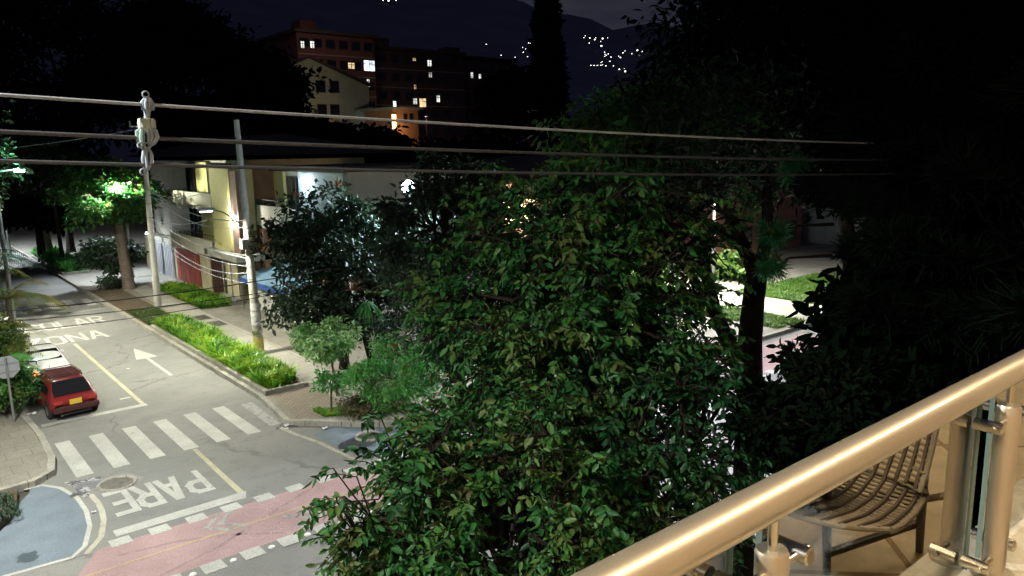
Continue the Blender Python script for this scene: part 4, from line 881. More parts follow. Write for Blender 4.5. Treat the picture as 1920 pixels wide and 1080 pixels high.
# ------------------------------------------------------------------ houses on the right of the main street
WALLY = mat('yellow_render', (.52, .48, .20), .85, noise=(.44, .40, .17), bump=.2, nscale=1.2)
WALLC = mat('cream_render', (.46, .44, .34), .85, noise=(.36, .34, .27), bump=.2, nscale=1.0)
WALLW = mat('white_render', (.52, .52, .47), .85, noise=(.42, .42, .38), bump=.2, nscale=1.0)
WALLB = mat('pale_blue_render', (.42, .52, .52), .8, noise=(.34, .44, .45), bump=.2, nscale=1.4)
SLABM = mat('stained_slab', (.3, .3, .25), .85, noise=(.18, .18, .15), nscale=1.6)
BRICKW = mat('brown_stone', (.16, .10, .07), .85, noise=(.11, .07, .05), nscale=3)
REDD = mat('red_door_paint', (.28, .06, .05), .6, noise=(.2, .05, .04), nscale=2)
GAR = mat('garage_metal', (.40, .41, .42), .5, noise=(.32, .33, .34), nscale=1.2)
DGL = mat('window_glass_dark', (.012, .014, .016), .08, spec=.7)
FRM = mat('dark_frame', (.04, .035, .03), .5)
ROOFT = mat('roof_tile', (.07, .045, .035), .85, noise=(.05, .035, .03), nscale=5)
def window(parent, x, y0, y1, z0, z1, bars=2, glassm=None, nx=-1):
    """window in a wall of constant x, facing -x"""
    f = MB(); t = .05; d = .05
    f.span((x - d, y0, z0), (x + .02, y0 + t, z1)); f.span((x - d, y1 - t, z0), (x + .02, y1, z1)); f.span((x - d, y0 + t, z0), (x + .02, y1 - t, z0 + t)); f.span((x - d, y0 + t, z1 - t), (x + .02, y1 - t, z1))
    for i in range(1, bars): yy = y0 + (y1 - y0) * i / bars; f.span((x - d, yy - .02, z0 + t), (x + .02, yy + .02, z1 - t))
    o = f.build('window', FRM, parent)
    g = MB().span((x - .022, y0 + t, z0 + t), (x - .01, y1 - t, z1 - t)).build('pane', glassm or DGL, o); g.matrix_parent_inverse = parent.matrix_world.inverted() if False else Matrix.Translation(parent.location).inverted(); g.parent = o
    g.matrix_parent_inverse = Matrix.Identity(4)
    return o
# yellow house
H1 = empty('yellow_house', (14.0, 40, .14), 'yellow and cream balconied house behind the first utility pole', 'house')
b = MB(); b.span((15.3, 43.6, 0), (24, 59, 7.7)); b.span((14.5, 43.4, 2.3), (15.3, 59, 2.6)); b.build('wall', WALLC, H1)
WY2 = (mat('yellowish_render', (.42, .38, .24), .85, noise=(.3, .27, .17), bump=.2, nscale=1.5))
for a_, c_ in (((14.5, 45.3, 0), (15.3, 47.0, 2.3)), ((14.5, 43.3, 2.25), (14.8, 45.3, 2.3)), ((14.5, 51.5, 0), (15.3, 52.1, 2.3)), ((14.5, 57.6, 0), (15.3, 59, 2.3)), ((14.52, 40.9, 0), (15.6, 43.3, 2.55))): MB().span(a_, c_).build('ground_floor_wall', WY2, H1)
MB().span((14.0, 40.0, 3.0), (15.4, 42.6, 7.35)).build('corner_pillar', WALLY, H1, bevel=.02)
MB().span((13.55, 38.2, 2.62), (16.2, 43.2, 2.98)).build('canopy', SLABM, H1, bevel=.04)
b = MB(); b.span((14.0, 42.6, 2.42), (14.18, 50.8, 3.3)); b.span((14.18, 50.62, 2.42), (15.3, 50.8, 3.3)); b.build('balcony_parapet', WALLC, H1, bevel=.02)
b = MB(); b.span((13.95, 42.6, 5.2), (14.13, 50.8, 5.95)); b.span((14.13, 50.62, 5.2), (15.3, 50.8, 5.95)); b.build('balcony_parapet', WALLC, H1, bevel=.02)
MB().span((14.13, 42.6, 4.98), (15.3, 50.9, 5.2)).build('balcony_slab', SLABM, H1)
MB().span((14.18, 42.6, 2.3 + .32), (15.3, 50.6, 2.75)).build('balcony_slab', SLABM, H1)
b = MB();  b.add([(13.6, 39.6, 7.96), (24.4, 39.6, 7.96), (24.4, 59.4, 7.96), (13.6, 59.4, 7.96), (19, 44, 9.2), (19, 55, 9.2)], [(0, 1, 4), (1, 2, 5, 4), (2, 3, 5), (3, 0, 4, 5)]); b.build('roof', ROOFT, H1)
for z0_, z1_ in ((5.25, 7.55), (2.8, 4.9)):
    g_ = MB().span((15.19, 42.7, z0_), (15.285, 50.5, z1_)).build('balcony_glazing', DGL, H1)
    b = MB()
    for k_ in range(11): b.span((15.15, 42.7 + k_ * .77, z0_), (15.187, 42.75 + k_ * .77, z1_))
    o = b.build('glazing_bars', FRM, g_); o.matrix_parent_inverse = Matrix.Identity(4)
MB().span((15.05, 46.2, 5.2), (15.29, 48.2, 7.6)).build('wall_panel', WALLY, H1); MB().span((15.05, 45.2, 2.8), (15.29, 47.8, 4.95)).build('wall_panel', WALLY, H1)
window(H1, 15.3, 43.8, 46.0, 5.4, 7.3, 3); window(H1, 15.3, 48.4, 50.2, 5.6, 7.3, 2); window(H1, 15.3, 43.7, 45.0, 2.9, 4.9, 2); window(H1, 15.3, 48.2, 50.4, 3.2, 4.8, 3)
b = MB()
for k_ in range(16): b.box((14.05, 42.8, 5.98 + k_ * .085), (.05, .05, .05))
b.build('ladder_railing', WALLW, H1)
d_ = MB().span((14.40, 52.2, .14), (14.49, 57.5, 2.28)).build('garage_door', GAR, H1)
b = MB()
for k_ in range(14): b.span((14.375, 52.3 + k_ * .375, .2), (14.398, 52.33 + k_ * .375, 2.2))
o = b.build('door_ribs', GREYM, d_); o.matrix_parent_inverse = Matrix.Identity(4)
d_ = MB().span((14.42, 47.05, .14), (14.5, 51.45, 2.2)).build('garage_door', REDD, H1, label='dull red garage door')
b = MB()
for k_ in range(5): b.span((14.39, 47.2 + k_ * .86, .25), (14.418, 47.95 + k_ * .86, 1.05)); b.span((14.39, 47.2 + k_ * .86, 1.15), (14.418, 47.95 + k_ * .86, 2.05))
o = b.build('door_panels', REDD, d_); o.matrix_parent_inverse = Matrix.Identity(4)
d_ = MB().span((14.56, 43.45, .14), (14.62, 45.25, 2.22)).build('entrance_door', mat('dark_door', (.05, .018, .015), .5), H1)
b = MB()
for k_ in range(5): b.tube([(14.54, 43.6 + k_ * .38, .2), (14.54, 43.6 + k_ * .38, 2.15)], .014, 6)
o = b.build('door_bars', BLKP, d_); o.matrix_parent_inverse = Matrix.Identity(4)
b = MB()
for k_ in range(2): b.span((13.75 + k_ * .3, 40.2, .14), (14.05 + k_ * .3, 43.0, .3 + k_ * .14))
b.build('step', SLABM, H1)
MB().tube([(13.98, 40.4, .3), (13.98, 40.4, 2.6)], .035, 8).build('downpipe', GREYM, H1)
for z_ in (3.35,): 
    b = MB(); b.tube([(14.09, 42.7, z_ + .25), (14.09, 50.6, z_ + .25)], .02, 6)
    for k_ in range(20): b.tube([(14.09, 42.8 + k_ * .41, z_ - .05), (14.09, 42.8 + k_ * .41, z_ + .25)], .01, 5)
    b.build('balcony_rail', BLKP, H1)
def wall_lamp(label, p, P, col, rs=.09, glow=GLOWC):
    p = np.array(p, float); e = empty('wall_lamp', p, label, 'lamp')
    MB().box(p + (.1, 0, .06), (.12, .12, .1)).build('bracket', GREYM, e); MB().sphere(p, rs, 8).build('globe', glow, e, True)
    point('wall_light', p + (-.16, 0, -.12), P, col)
wall_lamp('small bright wall lamp beside the pillar of the yellow house', (13.93, 39.3, 4.9), 170, NEUT, .11)
MB().span((14.1, 39.0, 2.98), (14.5, 39.95, 7.2)).build('side_wall', BRICKW, H1)
shrub('shrub', 'small potted plant on the yellow house balcony', (13.6, 47.4, 3.6), (.01, .01, .01), 36, .05, LF_DARK, 160)
wall_lamp('cool wall lamp of the garage lighting the driveway', (14.2, 57.2, 2.75), 60, COOL, .07)
# white walled house
H2 = empty('white_house', (15.0, 31, .14), 'white walled house with lit blue upper floor behind the dark trees', 'house')
b = MB(); b.span((16.2, 31.0, 0), (24, 38.9, 7.3)); b.build('wall', WALLW, H2)
MB().span((15.0, 34.8, 4.6), (15.16, 38.9, 5.45)).build('balcony_parapet', WALLC, H2, bevel=.02)
b = MB(); b.span((15.0, 31.0, 4.3), (16.2, 38.9, 4.6)); b.build('slab', SLABM, H2); MB().span((15.9, 30.8, 7.15), (24.2, 39.1, 7.4)).build('roof', mat('shaded_roof_slab', (.035, .033, .03), .9), H2)  # roof slab coloured near black to stand in for missing light
MB().span((16.05, 31.2, 4.62), (16.19, 35.9, 7.1)).build('wall_panel', WALLB, H2)
MB().span((16.02, 37.6, 4.62), (16.19, 38.8, 7.1)).build('wall_panel', WALLY, H2)
window(H2, 16.2, 35.95, 37.5, 4.7, 6.9, 3)
MB().span((15.0, 31.1, 4.6), (15.16, 34.8, 5.4)).build('balcony_parapet', WALLW, H2)
b = MB(); b.tube([(15.05, 34.8, 5.75), (15.05, 38.8, 5.75)], .025, 6)
for k_ in range(6): b.tube([(15.05, 34.9 + k_ * .75, 5.4), (15.05, 34.9 + k_ * .75, 5.75)], .014, 5)
b.build('balcony_rail', BLKP, H2)
for y_ in (31.3, 38.2): MB().span((15.02, y_, .14), (15.4, y_ + .45, 4.3)).build('column', mat('brown_column', (.22, .12, .07), .8) if 'brown_column' not in bpy.data.materials else bpy.data.materials['brown_column'], H2)
window(H2, 16.2, 32.5, 34.5, 1.0, 3.2, 3)
MB().span((16.12, 35.6, .14), (16.19, 37.4, 2.6)).build('entrance_door', REDD, H2)
wall_lamp('cool white lamp on the blue upper wall behind the dark crown', (15.9, 34.95, 6.75), 55, COOL, .13)
wall_lamp('cool lamp under the slab of the white house, hidden by leaves', (15.6, 31.9, 3.9), 90, NEUT, .08)
g = MB(); g.span((14.55, 29.0, .1), (14.72, 39.4, 1.15)); g.span((14.5, 28.95, 1.15), (14.77, 39.45, 1.22)); g.build('garden_wall', WALLW, label='low white garden wall under the blue awning', cat='wall')
MB().span((14.72, 38.6, .14), (16.1, 39.4, 2.6)).build('gate_wall', mat('dark_red_gate', (.06, .018, .015), .6), label='dark red wall panel between the yellow and the white house', cat='wall')
AW = empty('awning', (15.1, 36.5, 2.3), 'blue fabric awning over the garden wall beside the second pole', 'awning')
BLUEF = mat('blue_fabric', (.13, .26, .36), .7, noise=(.17, .32, .42), nscale=1.5)
BLUED = mat('deep_blue_fabric', (.03, .09, .32), .6)
vs = []
for i in range(13):
    y = 33.0 + i * .5
    for t in np.linspace(0, 1, 5): vs.append((15.9 - 2.0 * t, y, 2.55 - .75 * t - .06 * math.sin(t * math.pi) - .02 * math.cos(i * 2)))
b = MB().add(vs, [(i * 5 + k_, i * 5 + k_ + 1, i * 5 + 6 + k_, i * 5 + 5 + k_) for i in range(12) for k_ in range(4)]); o = b.build('canopy', BLUEF, AW, True); md = o.modifiers.new('t', 'SOLIDIFY'); md.thickness = .01
b = MB()
for i in range(12): b.add([(13.89, 33.0 + i * .5, 1.80), (13.89, 33.5 + i * .5, 1.80), (13.88, 33.5 + i * .5, 1.52 + .03 * (i % 2)), (13.88, 33.0 + i * .5, 1.55 - .03 * (i % 2))], [(0, 1, 2, 3)])
o = b.build('valance', BLUED, AW); md = o.modifiers.new('t', 'SOLIDIFY'); md.thickness = .008
for y in (33.05, 36, 38.95): MB().tube([(15.9, y, 2.48), (13.93, y, 1.76), (13.95, y, .14)], .022, 6).build('support', GREYM, AW)
# lamp in the lit street tree
p = on_y(215, 348, 48.3); e = empty('street_lamp', (9.4, 50, .14), 'street lamp buried in the glowing green crown', 'street lamp', 'street lamps around the crossing')
MB().tube([(11.6, 51.2, .14), (11.6, 51.2, 6.0)], [.1, .06], 10).build('post', GREYM, e, True); MB().tube([(11.6, 51.2, 6.0), (11.0, 49.6, 6.3), p + (0, 0, .1)], .035, 8).build('arm', GREYM, e, True)
MB().box(p + (0, 0, .07), (.5, .24, .1)).build('lamp_head', GREYM, e, bevel=.03); MB().box(p, (.4, .2, .02)).build('lens', GLOWW, e)
point('tree_street_light', p - (0, 0, .15), 1300, (.95, 1, .80), .1)
p = on_y(36, 322, 34); e = empty('street_lamp', (p[0] - .8, 34, 0), 'greenish lamp at the left edge glowing among the leaves', 'street lamp', 'street lamps around the crossing')
MB().tube([(p[0] - .8, 34, 0), (p[0] - .8, 34, p[2])], [.1, .06], 10).build('post', GREYM, e, True); MB().tube([(p[0] - .8, 34, p[2]), p + (0, 0, .1)], .035, 8).build('arm', GREYM, e, True)
MB().box(p + (0, 0, .05), (.4, .24, .08)).build('lamp_head', GREYM, e, bevel=.02); MB().box(p, (.3, .18, .02)).build('lens', GLOWC, e); point('green_light', p + (0, -.2, .35), 150, (.45, 1, .72), .1)
# lamp behind the dark trees
p = on_y(765, 350, 22.4); e = empty('street_lamp', (p[0] + .5, 23.2, 0), 'cool white lamp glaring between the dark trees above the garden', 'street lamp', 'street lamps around the crossing')
MB().tube([(p[0] + .5, 23.2, 0), (p[0] + .5, 23.2, p[2])], [.1, .06], 10).build('post', GREYM, e, True); MB().tube([(p[0] + .5, 23.2, p[2]), p + (0, 0, .1)], .035, 8).build('arm', GREYM, e, True)
MB().sphere(p, .22, 10).build('globe', GLOWC, e, True); point('garden_light', p - (.1, .36, .1), 700, (.68, .82, 1), .1)
# third house behind the garden, white, and a pink one at right
def plain_house(name, label, x0, x1, y0, y1, h, wm, wins, lit=None, face='y'):
    e = empty(name, (x0, y0, 0), label, 'house', 'houses behind the trees')
    MB().span((x0, y0, 0), (x1, y1, h)).build('wall', wm, e)
    b = MB().span((x0 - .3, y0 - .3, h + .003), (x1 + .3, y1 + .3, h + .2)); b.add([(x0 - .3, y0 - .3, h + .2), (x1 + .3, y0 - .3, h + .2), (x1 + .3, y1 + .3, h + .2), (x0 - .3, y1 + .3, h + .2), ((x0 + x1) / 2, y0 + 2, h + 1.6), ((x0 + x1) / 2, y1 - 2, h + 1.6)], [(0, 1, 4), (1, 2, 5, 4), (2, 3, 5), (3, 0, 4, 5)]); b.build('roof', ROOFT, e)
    for i, (u, z, w_, h_) in enumerate(wins):
        f = MB().box((u, y0 - .02, z), (w_ + .14, .07, h_ + .14)).build('window', FRM, e)
        g = MB().box((u, y0 - .06, z), (w_, .02, h_)).build('pane', lit if lit and i % 3 == 0 else DGL, f); g.matrix_parent_inverse = Matrix.Identity(4)
    return e
LITW = mat('lit_window_white', (.8, .85, .8), .5, emit=(.95, 1, .92), estr=.9)
LITY = mat('lit_window_warm', (.8, .7, .5), .5, emit=(1, .72, .38), estr=1.0)
LITB = mat('lit_window_cool', (.8, .85, .9), .5, emit=(.8, .92, 1), estr=2.2)
plain_house('garden_house', 'pale house wall glimpsed between the dark twiggy stems', 19.5, 27, 35, 44, 3.4, WALLC, [(21.5, 1.6, 1.4, 1.3), (24.5, 1.6, 1.4, 1.3)])
plain_house('terrace_house', 'pale house behind the yellow-green shrub left of the forked trunk', 29, 41, 36, 45, 6.0, WALLC, [(31, 1.6, 1.6, 1.4), (34.5, 1.6, 1.6, 1.4), (38, 1.6, 1.6, 1.4), (31, 4.4, 1.6, 1.2), (34.5, 4.4, 1.6, 1.2)], LITY)
plain_house('terrace_house', 'pinkish red house beyond the lit lawn at right', 46.5, 56, 32, 42, 5.5, mat('pink_render', (.42, .19, .15), .85, noise=(.34, .15, .12), nscale=2), [(48.5, 1.5, 1.2, 1.3), (51.5, 1.5, 1.2, 1.3), (54.5, 1.5, 1.2, 1.3)])
plain_house('terrace_house', 'white house far behind the right hand conifers', 58, 72, 26, 38, 6.5, WALLW, [(60, 1.8, 1.6, 1.4), (64, 1.8, 1.6, 1.4), (68, 1.8, 1.6, 1.4), (60, 4.8, 1.6, 1.4)], LITW)
wall_lamp('warm porch lamp on the pale house left of the forked trunk', (29.8, 35.3, 4.6), 420, (1, .62, .38), .16, mat('warm_globe', (1, .9, .7), .5, emit=(1, .6, .3), estr=10))
wall_lamp('white porch lamp far behind the right hand conifers', (60.5, 25.2, 4.8), 700, COOL, .22)

# ------------------------------------------------------------------ apartment blocks, gabled house, hill
BRICKR = mat('red_brick', (.15, .055, .045), .9, noise=(.11, .045, .04), bump=.3, nscale=.8)
BRICKD = mat('dark_brick', (.09, .05, .045), .9, noise=(.07, .04, .04), nscale=.8)
def vary(mm):
    k = mm.copy(); k.name = mm.name; b_ = k.node_tree.nodes['Principled BSDF']; N = k.node_tree.nodes; L = k.node_tree.links
    c = N.new('ShaderNodeTexCoord'); n = N.new('ShaderNodeTexNoise'); n.inputs['Scale'].default_value = random.uniform(.8, 1.6); L.new(c.outputs['Object'], n.inputs['Vector'])
    r = N.new('ShaderNodeMapRange'); r.inputs[1].default_value = .35; r.inputs[2].default_value = .65; e0 = b_.inputs['Emission Strength'].default_value * random.uniform(.45, 1.1); r.inputs[3].default_value = e0 * .25; r.inputs[4].default_value = e0
    L.new(n.outputs[0], r.inputs[0]); L.new(r.outputs[0], b_.inputs['Emission Strength']); return k
def block(label, px0, px1, pytop, Y, depth, wm, lits, group, cols, rows, bottom=0, topz=None):
    a = on_y(px0, pytop, Y); c = on_y(px1, pytop, Y); zt = topz or (a[2] + c[2]) / 2
    e = empty('apartment_block', (a[0], Y, 0), label, 'apartment block', group)
    MB().span((a[0], Y, 0), (c[0], Y + depth, zt)).build('wall', wm, e)
    MB().span((a[0] - .4, Y - .4, zt + .01), (c[0] + .4, Y + depth + .4, zt + .45)).build('roof', ROOFT, e)
    b = MB(); b.span((a[0] + 2, Y + 3, zt + .46), (a[0] + 4.5, Y + 6, zt + 2.2)); b.build('stair_tower', wm, e)
    W_ = c[0] - a[0]
    for i in range(1, rows): MB().span((a[0] + .003, Y - .12, zt - i * 2.8 - .15), (c[0] - .003, Y - .003, zt - i * 2.8)).build('string_course', SLABM, e)
    for i in range(cols):
        for j in range(rows):
            x = a[0] + W_ * (i + .5) / cols; z = zt - 1.3 - j * 2.8
            f = MB().box((x, Y - .03, z), (1.5, .08, 1.3)).build('window', FRM, e); g = MB().box((x, Y - .08, z), (1.3, .02, 1.1)).build('pane', DGL, f); g.matrix_parent_inverse = Matrix.Identity(4)
    for (px, py, w_, h_, mm) in lits:
        q_ = on_y(px, py, Y); w2 = w_ / FPX * Y / RX[2][1] * .78; h2 = h_ / FPX * Y / RX[2][1] * .78
        f = MB().box((q_[0], Y - .1, q_[2]), (w2 + .25, .12, h2 + .25)).build('window', FRM, e)
        g = MB().box((q_[0], Y - .17, q_[2]), (w2, .03, h2)).build('pane', vary(mm), f); g.matrix_parent_inverse = Matrix.Identity(4)
        b = MB(); b.box((q_[0], Y - .2, q_[2]), (.07, .03, h2)); b.box((q_[0], Y - .2, q_[2] + h2 * .18), (w2, .028, .07)); o = b.build('glazing_bars', FRM, f); o.matrix_parent_inverse = Matrix.Identity(4)
    return e
GA = 'brick apartment blocks on the slope'
c7 = lambda x, y: (520 + x / 2.526, y / 2.526)
def lw(L): return [(*c7(x, y), w_ / 2.526, h_ / 2.526, mm) for x, y, w_, h_, mm in L]
block('dark red brick apartment block with two small lit windows near its top left', 556, 700, 66, 104, 14, BRICKR, lw([(117, 212, 16, 30, LITW), (163, 212, 18, 30, LITW), (348, 312, 34, 28, LITY), (433, 312, 60, 50, LITB), (428, 393, 14, 36, LITB), (411, 420, 16, 45, LITW)]), GA, 6, 6)
block('dark apartment block in the middle with scattered lit windows', 702, 868, 98, 108, 14, BRICKD, lw([(646, 282, 18, 14, LITY), (718, 300, 24, 30, LITW), (722, 355, 18, 26, LITW), (650, 480, 22, 30, LITW), (686, 487, 40, 44, LITY), (759, 468, 20, 34, LITW), (553, 493, 16, 28, LITB), (650, 412, 12, 22, LITY)]), GA, 7, 6)
block('dim apartment block at right with narrow lit windows', 842, 965, 112, 114, 12, BRICKR, lw([(846, 352, 10, 28, LITW), (868, 358, 8, 40, LITY), (919, 357, 14, 30, LITW), (957, 362, 14, 24, LITW), (846, 468, 14, 32, LITY)]), GA, 5, 6)
spot('apartment_fill_light', on_y(640, 60, 86) + np.array([0, 0, 8]), 9000, (1, .75, .6), 140, 1, 1, tilt=(35, 0)).data.energy = 1400  # unseen spot added to brighten the apartment fronts
for px, Y, lab in ((600, 92, 'added lamp mast lighting the brick blocks, leftmost'), (800, 96, 'added lamp mast lighting the middle apartment block')):  # masts and point lights added to lift the dim block fronts
    q_ = on_y(px, 250, Y); e = empty('lamp_mast', (q_[0], Y, 0), lab, 'street lamp', 'yard masts'); MB().tube([(q_[0], Y, 0), (q_[0], Y, 13)], [.15, .08], 8).build('post', GREYM, e); MB().box((q_[0], Y, 13.05), (.5, .3, .1)).build('lamp_head', GREYM, e)
    point('block_fill_light', (q_[0], Y, 12.8), 110, (1, .78, .62), .2)
# gabled house
Yg = 80; e = empty('gabled_house', on_y(545, 300, Yg), 'cream house with a shallow gable and four dark windows below the brick block', 'house')
gp = [on_y(*c, Yg) for c in ((538, 128), (578, 109), (692, 162), (692, 260), (538, 260))]; e.location = (gp[0][0], Yg, 0)
vs = [(p_[0], Yg, p_[2]) for p_ in gp] + [(p_[0], Yg + 12, p_[2]) for p_ in gp]
MB().add(vs, [(4, 3, 2, 1, 0), (5, 6, 7, 8, 9)] + [(k_, (k_ + 1) % 5, 5 + (k_ + 1) % 5, 5 + k_) for k_ in range(5)]).build('wall', mat('old_cream_render', (.40, .39, .28), .9, noise=(.32, .31, .22), nscale=.7), e)
b = MB()
for (a, c) in ((0, 1), (1, 2)):
    p_, q_ = gp[a], gp[c]; b.add([(p_[0] - (.4 if a == 0 else 0), Yg - .5, p_[2] + .06), (q_[0] + (.4 if a else 0), Yg - .5, q_[2] + .06), (q_[0] + (.4 if a else 0), Yg + 12.4, q_[2] + .06), (p_[0] - (.4 if a == 0 else 0), Yg + 12.4, p_[2] + .06)], [(0, 1, 2, 3)])
o = b.build('roof', ROOFT, e); md = o.modifiers.new('t', 'SOLIDIFY'); md.thickness = .12; md.offset = 1
for (x, y) in ((205, 410), (270, 412), (212, 522), (272, 522)):
    q_ = on_y(*c7(x, y), Yg); f = MB().box((q_[0], Yg - .02, q_[2]), (1.15, .06, 1.3)).build('window', FRM, e); g = MB().box((q_[0], Yg - .055, q_[2]), (1.0, .02, 1.15)).build('pane', DGL, f); g.matrix_parent_inverse = Matrix.Identity(4)
q_ = on_y(620, 190, 70); e2 = empty('lamp_mast', (q_[0], 70, 0), 'low lamp mast before the gabled house', 'street lamp', 'yard masts'); MB().tube([(q_[0], 70, 0), (q_[0], 70, 10.0)], [.15, .08], 8).build('post', GREYM, e2); MB().box((q_[0], 70, 10.05), (.5, .3, .1)).build('lamp_head', GREYM, e2)
point('mast_light', (q_[0], 70, 9.7), 500, (1, .95, .75), .2)
# small orange lit terrace
Yt = 72; a = on_y(735, 205, Yt); c = on_y(786, 275, Yt)
e = empty('terrace_building', (a[0], Yt, 0), 'small orange-lit building with a glowing doorway below the apartments', 'building')
MB().span((a[0], Yt, 0), (c[0], Yt + 6, a[2])).build('wall', mat('orange_render', (.34, .17, .08), .85, noise=(.26, .13, .07), nscale=1), e)
MB().span((a[0] - .3, Yt - .6, a[2] + .005), (c[0] + .3, Yt + 6.3, a[2] + .25)).build('roof', SLABM, e)
q_ = on_y(738, 228, Yt); f = MB().box((q_[0], Yt - .05, q_[2]), (.7, .1, 1.7)).build('door', FRM, e); g = MB().box((q_[0], Yt - .12, q_[2]), (.5, .03, 1.5)).build('pane', mat('lit_window_orange', (.9, .6, .3), .5, emit=(1, .55, .2), estr=2.2), f); g.matrix_parent_inverse = Matrix.Identity(4)
for px in (760, 771): q_ = on_y(px, 222, Yt); f = MB().box((q_[0], Yt - .03, q_[2]), (.45, .06, 1.0)).build('window', FRM, e); g = MB().box((q_[0], Yt - .07, q_[2]), (.36, .02, .9)).build('pane', DGL, f); g.matrix_parent_inverse = Matrix.Identity(4)
point('terrace_light', on_y(752, 240, Yt - 1.5), 90, (1, .6, .28), .1)
a = on_y(700, 205, 76); c = on_y(738, 225, 76)
e = empty('terrace_building', (a[0], 76, 0), 'small pale wall left of the orange doorway', 'building'); MB().span((a[0], 76, 0), (c[0], 80, a[2])).build('wall', WALLB, e); MB().span((a[0] - .2, 75.8, a[2] + .005), (c[0] + .2, 80.2, a[2] + .2)).build('roof', SLABM, e)
point('pale_terrace_light', on_y(722, 222, 74), 30, COOL, .1)
# hill: rises behind the town
def crest(az):  # elevation of the ridge in degrees by azimuth
    return float(np.interp(az, [-60, 0, 15, 25, 35, 42, 47, 51, 56, 65, 90, 130], [13, 14.5, 14, 13.2, 11.6, 9.9, 8.6, 8.4, 7.8, 7.2, 7, 7])) + .25 * math.sin(az * 1.3) + .15 * math.sin(az * 3.7)
NA, NR = 120, 24; vs = []; R0, R1 = 700, 2600
for i in range(NA):
    az = -60 + 190 * i / (NA - 1); Hc = 8 + R1 * math.tan(math.radians(crest(az)))
    for j in range(NR):
        t = j / (NR - 1); R_ = R0 + (R1 - R0) * t; h = Hc * t ** 1.15 * (1 + .03 * math.sin(i * .9 + j) * (1 - t)) - 2
        vs.append((R_ * math.sin(math.radians(az)), R_ * math.cos(math.radians(az)), h))
HILLM = mat('hazy_hill', (.26, .28, .36), 1, spec=0, noise=(.2, .22, .28), nscale=.01)  # pale bluish hill colour stands in for night haze and air glow
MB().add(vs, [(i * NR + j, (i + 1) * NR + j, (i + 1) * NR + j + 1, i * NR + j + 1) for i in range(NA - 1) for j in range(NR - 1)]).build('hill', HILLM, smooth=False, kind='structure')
HGL = mat('far_house_light', (1, 1, 1), .5, emit=(1, .97, .9), estr=6); HW_ = mat('far_house_wall', (.1, .09, .08), .9)
proto = None
HL = [(990, 210), (1230, 178), (1190, 203), (1213, 218), (1162, 225), (1185, 268), (1165, 247), (1073, 293), (1113, 290), (1452, 178), (1480, 180), (1503, 187), (1477, 204), (1541, 182), (1535, 217), (1550, 247), (1580, 270), (1567, 255), (1637, 250), (1625, 272), (1761, 217), (1785, 217), (1729, 244), (1705, 238), (1485, 309), (1500, 309), (1516, 309), (1532, 309), (1555, 311), (1592, 311), (1648, 338), (1620, 328), (1203, 372), (1196, 382), (1213, 405), (1240, 350), (1197, 412), (1150, 435), (1127, 498), (1033, 512), (1152, 522), (527, 3), (500, 1), (562, 2), (1222, 181), (1197, 206), (1558, 262), (1575, 290), (1060, 262)]
rl = random.Random(3)
for x, y in list(HL):
    if x > 1000 and y < 420 and rl.random() < .8: HL.append((x + rl.uniform(-38, 38), y + rl.uniform(-22, 22)))
for i, (x, y) in enumerate(HL):
    px, py = c7(x, y); d = RX.T @ np.array([(px - 960) / FPX, (py - 540) / FPX, 1.0]); az = math.degrees(math.atan2(d[0], d[1])); el = d[2] / math.hypot(d[0], d[1])
    Hc = 8 + R1 * math.tan(math.radians(crest(az))); R_ = R1
    for t in np.linspace(0, 1, 400):
        r1 = R0 + (R1 - R0) * t
        if (Hc * t ** 1.15 + 2 - 8) / r1 >= el: R_ = r1; break
    pos = Vector((R_ * math.sin(math.radians(az)) * .985, R_ * math.cos(math.radians(az)) * .985, 8 + el * R_ * .985))
    if proto is None:
        root = bpy.data.objects.new('hillside_house', None); COL.objects.link(root)
        MB().box((0, 5, -1), (9, 8, 6)).build('wall', HW_, root, local=True); MB().add([(-5, 0.5, 2), (5, .5, 2), (5, 9.5, 2), (-5, 9.5, 2), (-5, 5, 4.2), (5, 5, 4.2)], [(0, 1, 5, 4), (2, 3, 4, 5), (0, 4, 3), (1, 2, 5)]).build('roof', HW_, root, local=True)
        MB().box((0, .9, 0), (2.2, .15, 1.6)).build('window', HGL, root, local=True)
        root.location = pos; proto = root
    else:
        root = proto.copy(); COL.objects.link(root); root.location = pos
        for ch_ in list(proto.children): k_ = ch_.copy(); COL.objects.link(k_); k_.parent = root
    root.rotation_euler = (0, 0, -math.radians(az)); s_ = R_ / 1500 * (random.choice([.4, .5, .65, .85, .45]) if i < 49 else .33); root.scale = (s_, s_, s_)
    tag(root, 'tiny house with one lit window on the dark hillside', 'house', 'lit houses on the hillside')

# ------------------------------------------------------------------ the balcony
FZ = 8 - 1.32
BAL = empty('balcony', (1, 0, FZ), 'tiled balcony with a low stone ledge under the railing', 'balcony')
TILE = surface_mat('beige_floor_tile', (.50, .42, .29), (.46, .38, .26), (.53, .45, .32), rough=.3, scale=.8, grain=8, tile=(.55, .55, 0, .78), bumpd=.0005, mortar=(.05, .042, .03))
MB().span((-3, -1.8, FZ - .2), (6, .378, FZ)).build('floor', TILE, BAL)
STONE = surface_mat('ledge_stone', (.27, .25, .2), (.24, .22, .175), (.30, .28, .22), rough=.5, scale=2, grain=30)
MB().span((-3, .38, FZ - .2), (6, .505, 8 - .742)).build('ledge', STONE, BAL, bevel=.004)
MB().span((-3, -1.95, FZ - .2), (6, -1.803, 9.6)).build('back_wall', mat('warm_brown_wall', (.36, .24, .14), .7, noise=(.27, .18, .10), nscale=3), BAL)
b = MB(); b.span((-3.15, -1.95, FZ - .2), (-3.003, .5, 9.6)); b.span((6.003, -1.95, FZ - .2), (6.15, .5, 9.6)); b.build('side_wall', mat('warm_cream_wall', (.5, .42, .3), .8), BAL)
